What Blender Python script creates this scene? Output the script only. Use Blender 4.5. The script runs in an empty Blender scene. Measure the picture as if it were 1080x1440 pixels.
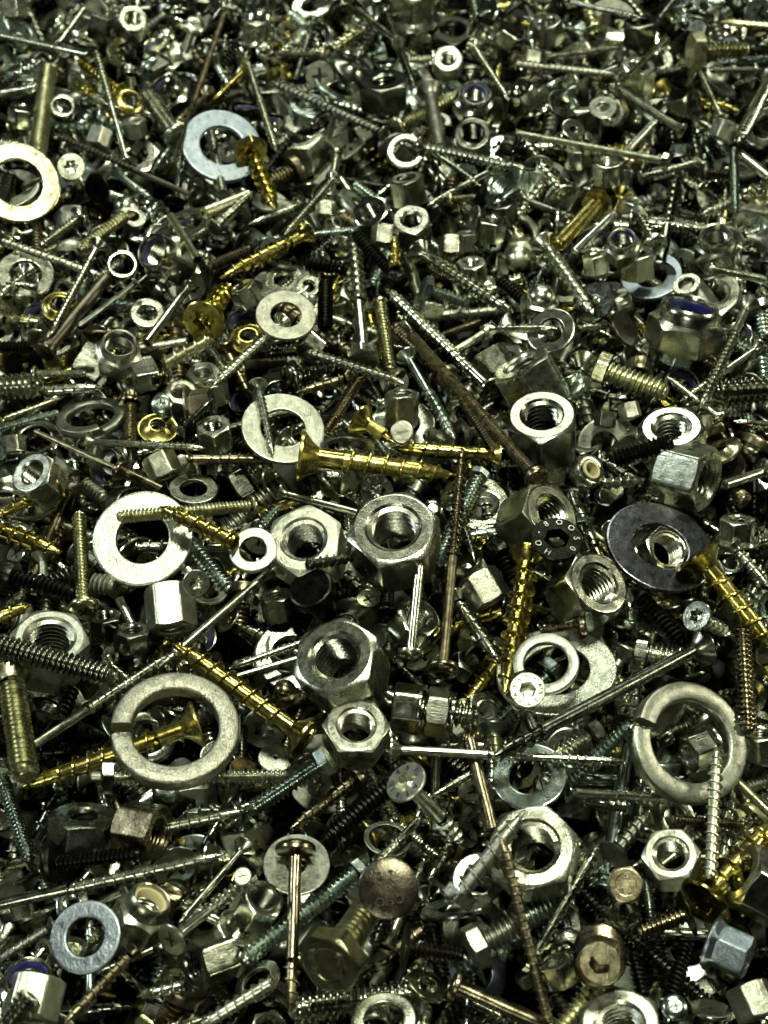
import bpy, math, random
import numpy as np
from mathutils import Matrix, Vector

MM = 0.001
C = bpy.context.scene.collection
rnd = random.Random(7)
PI = math.pi

# ------------------------------------------------------------------ camera
PITCH, DIST, HALF = math.radians(52), 280.0, math.radians(21)
CAMP = np.array([0.0, -DIST*math.cos(PITCH), DIST*math.sin(PITCH)])
FWD = np.array([0.0, math.cos(PITCH), -math.sin(PITCH)])
UPV = np.array([0.0, math.sin(PITCH), math.cos(PITCH)])
RGT = np.array([1.0, 0.0, 0.0])
FPX = 720/math.tan(HALF)
cam_d = bpy.data.cameras.new('camera'); cam = bpy.data.objects.new('camera', cam_d); C.objects.link(cam)
cam.location = Vector(CAMP*MM); cam.rotation_euler = (PI/2-PITCH, 0, 0)
cam_d.sensor_fit = 'VERTICAL'; cam_d.sensor_height = 36; cam_d.lens = 18/math.tan(HALF)
cam_d.clip_start = 0.01; cam_d.clip_end = 10
cam_d.dof.use_dof = True; cam_d.dof.focus_distance = 0.260
cam_d.dof.aperture_fstop = cam_d.lens/1.5
bpy.context.scene.camera = cam

# ------------------------------------------------------------------ light: lamps over the pile in a dark room
w = bpy.data.worlds.new('World'); bpy.context.scene.world = w; w.use_nodes = True
w.node_tree.nodes['Background'].inputs[0].default_value = (0.50, 0.60, 0.42, 1)
w.node_tree.nodes['Background'].inputs[1].default_value = 0.004
def lamp(name, loc, aim, sx, sy, watts, col):
    d = bpy.data.lights.new(name, 'AREA'); d.shape = 'RECTANGLE'; d.size = sx; d.size_y = sy; d.energy = watts; d.color = col
    o = bpy.data.objects.new(name, d); C.objects.link(o); o.location = loc
    o.rotation_euler = (Vector(aim)-Vector(loc)).to_track_quat('-Z', 'Y').to_euler()
    return o
lamp('lamp_overhead', (0.03, 0.03, 0.85), (0, 0.0, 0), 0.10, 0.085, 7.2, (0.97, 1.0, 0.78))
lamp('lamp_back', (0.05, 0.72, 0.66), (0, 0, 0), 0.50, 0.17, 3.8, (0.93, 1.0, 0.84))
lamp('lamp_left', (-0.75, 0.15, 0.50), (0, 0, 0), 0.08, 0.08, 2.3, (0.86, 0.98, 1.0))
lamp('lamp_right', (0.75, 0.1, 0.42), (0, 0, 0), 0.07, 0.07, 2.1, (1.0, 0.98, 0.74))
lamp('lamp_front', (-0.25, -0.7, 0.55), (0, 0, 0), 0.05, 0.05, 1.3, (0.95, 1.0, 0.80))
cy = bpy.context.scene.cycles; cy.max_bounces = 5; cy.glossy_bounces = 3; cy.diffuse_bounces = 1
vs = bpy.context.scene.view_settings
vs.view_transform = 'Standard'; vs.look = 'None'; vs.gamma = 1; vs.exposure = 0.18

def unproj(px, py, z):
    d = FWD + RGT*(px-540)/FPX + UPV*(720-py)/FPX
    t = (z-CAMP[2])/d[2]
    return CAMP + d*t, t/FPX, d/np.linalg.norm(d)      # point, mm per pixel, ray
def proj(P):
    q = np.asarray(P)-CAMP; dep = q@FWD
    return 540+FPX*(q@RGT)/dep, 720-FPX*(q@UPV)/dep, dep

# ------------------------------------------------------------------ materials
def metal(name, col, rough, mottle=0.12, bump=0.25, metallic=1.0, grain=900, tint=None, grime=0.35, pits=.80):
    m = bpy.data.materials.new(name); m.use_nodes = True; nt = m.node_tree; N = nt.nodes; L = nt.links
    bs = N['Principled BSDF']; bs.inputs['Metallic'].default_value = metallic
    tc = N.new('ShaderNodeTexCoord'); oi = N.new('ShaderNodeObjectInfo')
    off = N.new('ShaderNodeVectorMath'); off.operation = 'MULTIPLY_ADD'
    cmb = N.new('ShaderNodeCombineXYZ')
    for i in range(3): L.new(oi.outputs['Random'], cmb.inputs[i])
    L.new(tc.outputs['Object'], off.inputs[0]); off.inputs[1].default_value = (1, 1, 1); L.new(cmb.outputs[0], off.inputs[2])
    n1 = N.new('ShaderNodeTexNoise'); n1.inputs['Scale'].default_value = 620; n1.inputs['Detail'].default_value = 4
    n2 = N.new('ShaderNodeTexNoise'); n2.inputs['Scale'].default_value = grain*3; n2.inputs['Detail'].default_value = 3
    n3 = N.new('ShaderNodeTexNoise'); n3.inputs['Scale'].default_value = 520; n3.inputs['Detail'].default_value = 5; n3.inputs['Roughness'].default_value = .7
    sc = N.new('ShaderNodeVectorMath'); sc.operation = 'MULTIPLY'; sc.inputs[1].default_value = (6, 1, .5)
    n4 = N.new('ShaderNodeTexNoise'); n4.inputs['Scale'].default_value = 900; n4.inputs['Detail'].default_value = 2
    for n in (n1, n2, n3): L.new(off.outputs[0], n.inputs['Vector'])
    L.new(off.outputs[0], sc.inputs[0]); L.new(sc.outputs[0], n4.inputs['Vector'])
    cr = N.new('ShaderNodeValToRGB'); L.new(n1.outputs[0], cr.inputs[0])
    c = np.array(col); c2 = c*(1-mottle*2.2); t = np.array(tint) if tint else c*(1+mottle)
    cr.color_ramp.elements[0].position = .35; cr.color_ramp.elements[0].color = (*c2, 1)
    cr.color_ramp.elements[1].position = .65; cr.color_ramp.elements[1].color = (*np.minimum(t, 1), 1)
    hs = N.new('ShaderNodeHueSaturation'); L.new(cr.outputs[0], hs.inputs['Color'])
    mv = N.new('ShaderNodeMapRange'); L.new(oi.outputs['Random'], mv.inputs[0]); mv.inputs[3].default_value = .72; mv.inputs[4].default_value = 1.12
    L.new(mv.outputs[0], hs.inputs['Value'])
    gr = N.new('ShaderNodeValToRGB'); L.new(n3.outputs[0], gr.inputs[0])      # dirt specks and tarnish spots
    gr.color_ramp.elements[0].position = .30; gr.color_ramp.elements[0].color = (grime, grime, grime, 1)
    gr.color_ramp.elements[1].position = .46; gr.color_ramp.elements[1].color = (1, 1, 1, 1)
    mx = N.new('ShaderNodeMix'); mx.data_type = 'RGBA'; mx.blend_type = 'MULTIPLY'; mx.inputs[0].default_value = .8
    sp = N.new('ShaderNodeValToRGB'); L.new(n2.outputs[0], sp.inputs[0])        # fine pits
    sp.color_ramp.elements[0].position = .34; sp.color_ramp.elements[0].color = (pits, pits, pits, 1)
    sp.color_ramp.elements[1].position = .56; sp.color_ramp.elements[1].color = (1, 1, 1, 1)
    m2 = N.new('ShaderNodeMix'); m2.data_type = 'RGBA'; m2.blend_type = 'MULTIPLY'; m2.inputs[0].default_value = 1
    L.new(hs.outputs[0], m2.inputs[6]); L.new(sp.outputs[0], m2.inputs[7]); L.new(m2.outputs[2], mx.inputs[6]); L.new(gr.outputs[0], mx.inputs[7]); L.new(mx.outputs[2], bs.inputs['Base Color'])
    ra = N.new('ShaderNodeMath'); ra.operation = 'MULTIPLY_ADD'; L.new(n3.outputs[0], ra.inputs[0]); ra.inputs[1].default_value = .22
    rb = N.new('ShaderNodeMath'); rb.operation = 'MULTIPLY_ADD'; L.new(oi.outputs['Random'], rb.inputs[0]); rb.inputs[1].default_value = .10; rb.inputs[2].default_value = rough-.11
    L.new(rb.outputs[0], ra.inputs[2]); L.new(ra.outputs[0], bs.inputs['Roughness'])
    ad = N.new('ShaderNodeMath'); ad.operation = 'ADD'; L.new(n2.outputs[0], ad.inputs[0]); L.new(n4.outputs[0], ad.inputs[1])
    bp = N.new('ShaderNodeBump'); bp.inputs['Strength'].default_value = bump; bp.inputs['Distance'].default_value = .00012
    n5 = N.new('ShaderNodeTexNoise'); n5.inputs['Scale'].default_value = 170; n5.inputs['Detail'].default_value = 2; L.new(off.outputs[0], n5.inputs['Vector'])
    b2 = N.new('ShaderNodeBump'); b2.inputs['Strength'].default_value = .14; b2.inputs['Distance'].default_value = .0012; L.new(n5.outputs[0], b2.inputs['Height'])   # dents and waviness
    L.new(ad.outputs[0], bp.inputs['Height']); L.new(b2.outputs[0], bp.inputs['Normal']); L.new(bp.outputs[0], bs.inputs['Normal'])
    return m
MAT = {
 'zinc':   metal('bright_zinc', (.62, .64, .50), .16, bump=.15),
 'steel':  metal('plain_steel', (.45, .465, .355), .19, bump=.2, grime=.3),
 'blue':   metal('blue_zinc', (.37, .46, .41), .20, bump=.15, tint=(.50, .57, .48)),
 'grey':   metal('dull_grey_steel', (.33, .34, .27), .32, bump=.35, pits=.7),
 'galv':   metal('galvanised_steel', (.46, .47, .37), .25, mottle=.12, bump=.6, grain=950, grime=.55, pits=.76),
 'pale':   metal('pale_satin_steel', (.58, .59, .46), .23, mottle=.09, bump=.3, pits=.86),
 'grain':  metal('grainy_steel', (.40, .395, .31), .36, mottle=.12, bump=1.1, grain=800, pits=.68),
 'navy':   metal('dark_blued_steel', (.19, .195, .20), .22, mottle=.08, bump=.2, grime=.4),
 'skyw':   metal('sky_tinted_steel', (.25, .29, .32), .33, mottle=.08, bump=.4, pits=.75),  # bluish sky reflection put into the base colour
 'dark':   metal('dark_tarnished_steel', (.19, .20, .155), .17, bump=.2),
 'gold':   metal('yellow_passivated', (.43, .35, .075), .18, bump=.15, tint=(.70, .61, .21), grime=.25),
 'ygold':  metal('pale_yellow_zinc', (.52, .50, .25), .22, bump=.2, tint=(.60, .60, .40)),
 'bronze': metal('brown_bronze', (.19, .16, .095), .23, bump=.2, tint=(.31, .275, .17), grime=.3),
 'brown':  metal('dark_brown_steel', (.12, .106, .076), .27, grime=.3),
 'black':  metal('black_oxide', (.028, .027, .020), .26, bump=.2, metallic=1.0, mottle=.2, grime=.6),
}
def plastic(name, col):
    m = bpy.data.materials.new(name); m.use_nodes = True; b = m.node_tree.nodes['Principled BSDF']
    n = m.node_tree.nodes.new('ShaderNodeTexNoise'); n.inputs['Scale'].default_value = 700
    r = m.node_tree.nodes.new('ShaderNodeValToRGB'); m.node_tree.links.new(n.outputs[0], r.inputs[0])
    r.color_ramp.elements[0].color = (*[c*.7 for c in col], 1); r.color_ramp.elements[1].color = (*col, 1)
    m.node_tree.links.new(r.outputs[0], b.inputs['Base Color']); b.inputs['Roughness'].default_value = .4
    return m
MAT['nyblue'] = plastic('blue_nylon', (.012, .014, .11)); MAT['nycream'] = plastic('cream_nylon', (.62, .55, .30)); MAT['nydark'] = plastic('dark_nylon', (.05, .05, .12))
MATW = {'zinc':'bright zinc', 'steel':'plain steel', 'blue':'blue-green zinc', 'grey':'dull grey', 'galv':'mottled galvanised', 'pale':'pale satin', 'grain':  metal('grainy_steel', (.40, .395, .31), .36, mottle=.12, bump=1.1, grain=800, pits=.68),
 'navy':   metal('dark_blued_steel', (.19, .195, .20), .22, mottle=.08, bump=.2, grime=.4),
 'skyw':'blue-grey', 'grain':'grainy grey', 'navy':'dark bluish',
        'dark':'dark tarnished', 'gold':'golden', 'ygold':'pale yellow', 'bronze':'bronze brown', 'brown':'dark brown', 'black':'black'}

# ------------------------------------------------------------------ mesh building (grids of points, millimetres)
class MB:
    def __init__(s): s.v = []; s.q = []; s.t = []; s.n = 0
    def grid(s, P, close=True):                      # P [rows, cols, 3]
        R, K = P.shape[:2]; i = np.arange(R*K).reshape(R, K)+s.n
        a = i[:-1]; b = i[1:]
        if close: a2 = np.roll(a, -1, 1); b2 = np.roll(b, -1, 1)
        else: a2 = a[:, 1:]; b2 = b[:, 1:]; a = a[:, :-1]; b = b[:, :-1]
        s.q.append(np.stack([a, b, b2, a2], -1).reshape(-1, 4)); s.v.append(P.reshape(-1, 3)); s.n += R*K
    def fan(s, ring, c, flip=False):                 # ring [K,3]
        K = len(ring); i = np.arange(K)+s.n; j = np.roll(i, -1); k = np.full(K, s.n+K)
        s.t.append(np.stack([i, j, k] if not flip else [j, i, k], -1)); s.v.append(ring); s.v.append(np.array([c])); s.n += K+1
    def add(s, o, M=None, t=None):
        for v in o.v:
            s.v.append(v if M is None else v@M.T+t)
        for q in o.q: s.q.append(q+s.n)
        for q in o.t: s.t.append(q+s.n)
        s.n += o.n
    def mesh(s, name, sharp=38, mi=None, mats=None):
        V = np.concatenate(s.v)*MM; me = bpy.data.meshes.new(name)
        Q = np.concatenate(s.q) if s.q else np.zeros((0, 4), int); T = np.concatenate(s.t) if s.t else np.zeros((0, 3), int)
        me.vertices.add(len(V)); me.vertices.foreach_set('co', V.astype(np.float32).ravel())
        me.loops.add(Q.size+T.size); me.polygons.add(len(Q)+len(T))
        me.loops.foreach_set('vertex_index', np.concatenate([Q.ravel(), T.ravel()]).astype(np.int32))
        st = np.concatenate([np.arange(len(Q))*4, Q.size+np.arange(len(T))*3]).astype(np.int32)
        me.polygons.foreach_set('loop_start', st)
        me.update(calc_edges=True)
        me.shade_smooth()
        if sharp: me.set_sharp_from_angle(angle=math.radians(sharp))
        return me
def ang(N): return np.arange(N)*2*PI/N
def ringp(r, z, A):
    r = np.broadcast_to(r, A.shape); return np.stack([r*np.cos(A), r*np.sin(A), np.broadcast_to(z, A.shape)], -1)
def lathe(mb, prof, A, ):
    mb.grid(np.stack([ringp(r, z, A) for r, z in prof]))
HA = np.radians(np.concatenate([np.array([0, 3, 8, 18, 30, 42, 52, 57])+60*k for k in range(6)]))
def hexr(A, af, p=40):
    k = np.radians(np.arange(6)*60+30)
    return af/2*(np.sum(np.maximum(np.cos(A[:, None]-k[None]), 0)**p, 1))**(-1/p)
def outline(drive, r, N):
    A = ang(N)
    if drive == 'torx': return r*(1+.17*np.cos(6*A)), A
    if drive == 'hex': return hexr(A, r*1.75), A
    hw = math.tan(math.radians(360/N*1.0))
    def rect(B, hl, h): 
        return np.minimum(hl/np.maximum(np.abs(np.cos(B)), 1e-6), h/np.maximum(np.abs(np.sin(B)), 1e-6))
    if drive == 'slot': return rect(A, r, r*hw), A
    return np.maximum(rect(A, r, r*hw*1.3), rect(A+PI/2, r, r*hw*1.3)), A
def head_mesh(kind, R, Rn, drive, hh):
    """head with its top at z=0, underside at z=-hh, neck radius Rn"""
    mb = MB(); N = 48
    if kind == 'hex' or kind == 'flange':
        A = HA; rh = hexr(A, 2*R); rc = R*.94
        P = [ringp(R*.60, -hh*.03, A), ringp(R*.64, 0, A), ringp(R*.67, 0, A), ringp(rc*.97, 0, A), ringp(rc, 0, A), ringp(rh, -(rh-rc)*.5, A), ringp(rh, -(rh-rc)*.5-.04*R, A)]
        bot = -hh*(.82 if kind == 'flange' else 1)
        P += [ringp(rh, bot+.04*R, A), ringp(rh, bot+.0, A)]
        if kind == 'flange':
            P += [ringp(R*1.2, bot-.02*R, A), ringp(R*1.42, -hh*.97, A), ringp(R*1.42, -hh*1.05, A)]
        P += [ringp(Rn*.9, P[-1][0, 2], A)]
        mb.fan(P[0][::1], (0, 0, -hh*.03)); mb.grid(np.stack(P)); return mb
    A = ang(N)
    if kind == 'csk':
        prof = [(R*.96, 0), (R, -.04*R), (R, -.13*R)] + [(Rn+(R-Rn)*((1-t)**1.25), -.13*R-(hh-.13*R)*t) for t in (.2, .4, .6, .8, 1)]
    elif kind == 'pan':
        prof = [(R*math.sin(t), -hh*.62*(1-math.cos(t))**1.0) for t in (.5, .7, .9, 1.1, 1.3)] + [(R, -hh*.66), (R*.98, -hh*.95), (R*.9, -hh), (Rn*.95, -hh)]
    elif kind == 'dome':
        prof = [(R*s, -hh*.8*(s**3)) for s in (.3, .5, .7, .8, .88, .94, .98)] + [(R, -hh*.85), (R*.99, -hh*.97), (R*.9, -hh), (Rn*.95, -hh)]
    else:   # cylinder (socket / cheese / none)
        prof = [(R*.86, 0), (R*.95, -.03*R), (R*.99, -.1*R), (R, -.16*R), (R, -hh*.5), (R, -hh*.93), (R*.96, -hh), (Rn*.95, -hh)]
    rows = []
    for i, (r, z) in enumerate(prof):
        rr = np.full(N, r)
        if kind == 'socket' and 2 < i < 6: rr = r*(1+.022*np.where(np.arange(N) % 2 == 0, 1, -1))
        rows.append(ringp(rr, z, A))
    mb.grid(np.stack(rows))
    top = rows[0]; z0 = prof[0][1]
    if drive:
        rr = {'torx': .46, 'hex': .50, 'slot': .90, 'cross': .56}[drive]*R
        if kind in ('socket', 'cyl'): rr = R*.55
        if kind == 'pan': rr = min(rr, prof[0][0]*.93) if drive != 'slot' else prof[0][0]*.97
        o, _ = outline(drive, rr, N); dep = hh*.45 if drive != 'slot' else min(hh*.4, R*.3)
        if kind == 'csk': dep = R*.45
        k = .97 if drive == 'slot' else .82
        mb.grid(np.stack([ringp(o, z0, A), top][::1]))
        mb.grid(np.stack([ringp(o*k, z0-dep, A), ringp(o, z0, A)]))
        mb.fan(ringp(o*k, z0-dep, A), (0, 0, z0-dep*(1 if drive == 'slot' else 1.25)))
    else:
        mb.fan(top, (0, 0, 0 if kind != 'dome' else 0.0))
    return mb
def thread_mesh(R, z0, z1, pitch, style, tip, seg=18):
    """external helical thread on a core from z0 down to z1"""
    mb = MB(); n = max(2, int(math.ceil((z0-z1)/pitch)))+1
    if style == 'metric':
        rc = max(R-.85*pitch, R*.68); prof = [(0, rc), (.10, rc), (.46, R), (.56, R), (.92, rc)]
    else:
        rc = R*.66; prof = [(0, rc), (.38, rc), (.465, R*.99), (.535, R), (.62, rc), (1.0, rc)]
    i = np.arange(n*seg+1); th = i*2*PI/seg
    rows = []
    tl = R*(3.4 if tip == 'point' else .5)
    for f, r in prof:
        z = z0+pitch*.5-pitch*(i/seg+f)
        t = np.clip((z-z1)/tl, 0, 1)
        if tip == 'point': rr = r*np.sin(t*PI/2)**.75+.005
        else: rr = np.minimum(r, rc*.86+(R-rc*.86)*t)
        if style != 'metric' and r == R:
            rr = rr*(1+.03*np.sin(i*1.9+R)); rr = rc*np.sin(t*PI/2)**.75*0.3+rr*.7 if False else rr
        zz = np.clip(z, z1, z0)
        rr = np.where(z > z0, rc, rr)
        rows.append(np.stack([rr*np.cos(th), rr*np.sin(th), zz], -1))
    P = np.stack(rows, 1)        # [i, prof, 3]
    mb.grid(P[:, ::-1], close=False)
    if tip != 'point':
        A = ang(16); rc2 = rc*.86; mb.grid(np.stack([ringp(rc2, z1+.02, A), ringp(rc2*.9, z1-.05*R, A)])); mb.fan(ringp(rc2*.9, z1-.05*R, A), (0, 0, z1-.05*R), True)
    return mb
def shank_mesh(R, z0, z1, tip='flat'):
    mb = MB(); A = ang(24); rows = [(R, z0), (R, z0*.5+z1*.5), (R, z1+.08*R), (R*.93, z1)]
    if tip == 'point': rows = [(R, z0), (R, z1+R*3), (R*.55, z1+R*1.2), (.01, z1)]
    lathe(mb, rows, A); mb.fan(ringp(rows[-1][0], z1, A), (0, 0, z1), True); return mb
def nut_mesh(af, h, rh, kind='hex'):
    mb = MB(); A = HA; r = hexr(A, af); rc = af/2*.95; z = h/2
    cut = lambda s: s*(z-(r-rc)*.55)
    if kind == 'lock':
        rows = [ringp(rh*1.06, -z, A), ringp(rc, -z, A), ringp(r, -z+(r-rc)*.5, A), ringp(r, z*.30-(r-rc)*.8, A), ringp(rc*.93, z*.36, A), ringp(rc*.91, z*.72, A),
                ringp(rc*.87, z*.90, A), ringp(rc*.80, z, A), ringp(rc*.74, z*.97, A), ringp(rc*.71, z*.84, A), ringp(rc*.71, z*.5, A), ringp(rh*1.05, z*.45, A)]
    elif kind == 'flange':
        R2 = af*.70
        rows = [ringp(rh*1.06, -z, A), ringp(R2*.95, -z, A), ringp(R2, -z*.93, A), ringp(R2*.98, -z*.8, A), ringp(r*1.02, -z*.55, A), ringp(r, -z*.4, A), ringp(r, cut(1), A), ringp(rc, z, A), ringp(rh*1.1, z, A), ringp(rh*1.0, z-.1*rh, A)]
    elif kind == 'cap':
        rows = [ringp(rh, -z, A), ringp(rc, -z, A), ringp(r, -z+(r-rc)*.5, A), ringp(r, -z*.1-(r-rc)*.4, A), ringp(rc*.9, 0, A), ringp(rc*.85, z*.4, A), ringp(rc*.62, z*.8, A), ringp(rc*.3, z*.97, A)]
        mb.fan(rows[-1], (0, 0, z))
    else:
        g = af*.012; rows = [ringp(rh, -z+.12*rh, A), ringp(rh*1.12, -z, A), ringp(rh*1.12+g, -z, A), ringp(rc-g, -z, A), ringp(rc, -z, A), ringp(r, cut(-1), A), ringp(r, cut(-1)+g, A), ringp(r, cut(1)-g, A), ringp(r, cut(1), A), ringp(rc, z, A), ringp(rc-g, z, A), ringp(rh*1.12+g, z, A), ringp(rh*1.12, z, A), ringp(rh, z-.12*rh, A)]
    mb.grid(np.stack(rows)); return mb
def bore_mesh(rh, z0, z1, pitch, seg=24):
    mb = MB(); n = max(2, int(math.ceil((z0-z1)/pitch)))+1; i = np.arange(n*seg+1); th = i*2*PI/seg; rows = []
    for f, r in [(0, rh*1.02), (.45, rh-.55*pitch), (.55, rh-.55*pitch), (1, rh*1.02)]:
        z = np.clip(z0+pitch*.5-pitch*(i/seg+f), z1, z0); rows.append(np.stack([r*np.cos(th), r*np.sin(th), z], -1))
    mb.grid(np.stack(rows, 1), close=False); return mb
def washer_mesh(ro, ri, t, bev=.12):
    mb = MB(); A = ang(72); b = min(bev*t*2, (ro-ri)*.3); z = t/2
    pr = [(ri, -z+b*.5), (ri+b*.5, -z), (ri+b*1.3, -z), (ro-b*1.3, -z), (ro-b*.5, -z), (ro-b*.15, -z+b*.2), (ro, -z+b), (ro, z-b), (ro-b*.3, z-b*.3), (ro-b, z), (ro-b*1.6, z), (ri+b*1.4, z), (ri+b*.7, z), (ri+b*.2, z-b*.2), (ri, z-b*.7), (ri, -z+b*.5)]
    lathe(mb, pr, A); return mb
def dished_mesh(ro, ri, t):
    mb = MB(); A = ang(60); h = ro*.28
    pr = [(ri, h), (ri*1.15, h), (ri*1.3, h*.8), (ro*.8, h*.2), (ro*.93, 0), (ro, 0), (ro, -t*.5), (ro*.9, -t*.6), (ro*.75, h*.1-t*.4), (ri*1.05, h-t), (ri, h-t*.5), (ri, h)]
    lathe(mb, pr[::-1], A); return mb
def split_mesh(ro, ri, t, rise, start=0.0):
    mb = MB(); n = 90; a = start+np.linspace(math.radians(3), math.radians(357), n); z = np.linspace(-rise/2, rise/2, n)
    m = (ro+ri)/2; w2 = (ro-ri)/2; s = []
    for k in range(16):
        u = 2*PI*k/16; cu, su = math.cos(u), math.sin(u); e = .38
        x = w2*math.copysign(abs(cu)**e, cu); y = t/2*math.copysign(abs(su)**e, su)
        s.append((x, y))
    wob = .012*ro*np.sin(a*2+1)
    P = np.stack([np.stack([(m+x+wob)*np.cos(a), (m+x+wob)*np.sin(a), z+y], -1) for x, y in s], 1)
    mb.grid(P); mb.fan(P[0], P[0].mean(0)); mb.fan(P[-1], P[-1].mean(0), True); return mb

# ------------------------------------------------------------------ objects
def linkmesh(name, me, mat, parent=None):
    o = bpy.data.objects.new(name, me)
    if not me.materials: me.materials.append(None)
    o.material_slots[0].link = 'OBJECT'; o.material_slots[0].material = MAT[mat]
    o.parent = parent; return o
GLY = {}
def glyph(ch):
    if ch in GLY: return GLY[ch]
    cu = bpy.data.curves.new('g', 'FONT'); cu.body = ch; cu.size = 1; cu.extrude = .11; cu.resolution_u = 3; cu.align_x = 'CENTER'; cu.align_y = 'CENTER'
    o = bpy.data.objects.new('g', cu); C.objects.link(o); dg = bpy.context.evaluated_depsgraph_get(); dg.update()
    me = o.evaluated_get(dg).to_mesh(); V = np.array([v.co[:] for v in me.vertices]); me.calc_loop_triangles()
    T = np.array([t.vertices[:] for t in me.loop_triangles]); bpy.data.objects.remove(o)
    GLY[ch] = (V, T); return GLY[ch]
def lettering(items):
    """items: (char, x, y, size, angle deg, z)"""
    mb = MB()
    for ch, x, y, s, a, z in items:
        V, T = glyph(ch); c, sn = math.cos(math.radians(a)), math.sin(math.radians(a))
        P = np.stack([x+s*(V[:, 0]*c-V[:, 1]*sn), y+s*(V[:, 0]*sn+V[:, 1]*c), z+s*V[:, 2]], -1)
        mb.v.append(P); mb.t.append(T+mb.n); mb.n += len(P)
    return mb.mesh('lettering', sharp=30)
def ringtext(txt, r, size, a0, step, z=0):
    out = []
    for i, ch in enumerate(txt):
        if ch == ' ': continue
        a = a0-step*i; out.append((ch, r*math.cos(math.radians(a)), r*math.sin(math.radians(a)), size, a-90, z))
    return out

class Spec:   # one fastener: its parts as meshes plus a point cloud for stacking
    pass
CACHE = {}
def screw_spec(style, L, d, head, hd, drive, sh, hh=None, pitch=None, tip=None, seg=18):
    """style W wood, M machine, P plain pin; d thread diameter mm; hd head diameter mm; sh smooth fraction"""
    s = Spec(); R = d/2; Rh = hd/2
    core = R*.70 if style == 'W' else (R*.95 if style == 'M' else R)
    if hh is None: hh = {'csk': Rh*.75, 'pan': Rh*.62, 'hex': Rh*.72, 'flange': Rh*.85, 'socket': Rh*1.1, 'cyl': Rh*.55, 'dome': Rh*.13, None: 0}[head]
    s.parts = []
    if head: s.parts.append(('head', head_mesh(head, Rh, core, drive, hh)))
    zs = -hh-(L-hh)*sh
    if style == 'P' : sh = 1; zs = -L
    if sh > 0 or style == 'P': s.parts.append(('shank', shank_mesh(core, -hh+.02, zs, tip or 'flat')))
    if style != 'P' and sh < 1:
        pt = pitch or ((d*.23 if d > 4 else d*.30) if style == 'M' else d*.60)
        s.parts.append(('thread', thread_mesh(R, zs+.01, -L, pt, 'metric' if style == 'M' else 'wood', tip or ('point' if style == 'W' else 'flat'), seg)))
        if not head:
            A = ang(24); rc = R*.8; top = MB()
            o, _ = outline('hex', R*.45, 24)
            top.grid(np.stack([ringp(o*.9, -R*.7, A), ringp(o, .04, A), ringp(rc*.92, .04, A), ringp(rc*1.12, -.15*R, A)])); top.fan(ringp(o*.9, -R*.7, A), (0, 0, -R*.7))
            s.parts.insert(0, ('socket', top))
    zz = []; rr = []
    st = max(.5, min(1.0, L/8))
    for z in np.arange(0, L, st):
        r = Rh*(1 if head in ('pan', 'socket', 'hex', 'cyl', 'flange', 'dome') else max(1-z/max(hh, .1)*.7, .3)) if (head and z < hh) else R
        if style == 'W' and z > L-R*3: r = R*max(.2, (L-z)/(R*3))
        zz.append(-z); rr.append(r)
    A = ang(10); s.cloud = np.concatenate([ringp(r, z, A) for r, z in zip(rr, zz)]+([ringp(Rh*k, 0, A) for k in (.2, .5, .8)] if head else []))
    s.ax = (np.array(zz), np.array(rr)); s.L = L; s.d = d; s.hh = hh; s.Rh = Rh
    return s
def flat_cloud(ro, ri, h):
    P = []
    for r in np.append(np.arange(ri, ro, .8), ro):
        A = ang(max(8, int(2*PI*r/.9)))
        P += [ringp(r, h/2, A), ringp(r, -h/2, A)]
    A = ang(max(8, int(2*PI*ro/.9)))
    for z in np.arange(-h/2, h/2, .8): P += [ringp(ro, z, A)]
    return np.concatenate(P)
def nut_spec(af, h, hole, kind='hex', ny='nyblue', thread=True):
    s = Spec(); rh = af*hole/2
    s.parts = [('body', nut_mesh(af, h, rh, kind))]
    if kind != 'cap':
        z1 = -h/2+.1*rh; z0 = h/2-.1*rh
        if kind == 'lock': z0 = h*.22
        s.parts.append(('thread', bore_mesh(rh*1.0, z0, z1, max(af*.085, .5))))
    if kind == 'lock':
        mb = MB(); A = ang(40); lathe(mb, [(af*.342, h*.40), (rh*.98, h*.41), (rh*.90, h*.36), (rh*.90, h*.20)], A); s.parts.append(('nylon_ring', mb, ny))
    s.cloud = flat_cloud(af*.53, 0 if kind == 'cap' else rh, h); s.h = h; s.d = af; s.L = af
    return s
def washer_spec(od, hole, t, kind='flat', rise=0, start=0):
    s = Spec(); ro = od/2; ri = ro*hole
    mb = split_mesh(ro, ri, t, rise, math.radians(start)) if kind == 'split' else (dished_mesh(ro, ri, t) if kind == 'dished' else washer_mesh(ro, ri, t))
    s.parts = [('washer', mb)]; s.single = True
    s.cloud = flat_cloud(ro, ri, t+rise); s.h = t; s.d = od; s.L = od
    return s
def frame(n, roll=0.0):
    n = n/np.linalg.norm(n); a = np.array([1.0, 0, 0]) if abs(n[0]) < .9 else np.array([0, 1.0, 0])
    x = a-n*(a@n); x /= np.linalg.norm(x); y = np.cross(n, x); c, s_ = math.cos(roll), math.sin(roll)
    return np.stack([x*c+y*s_, -x*s_+y*c, n], 1)
ALL = []      # every placed thing: dict
def place(spec, R, t, mat, name, cat, **kw):
    d = dict(spec=spec, R=R, t=np.array(t), mat=mat, name=name, cat=cat, **kw); ALL.append(d); return d
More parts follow.
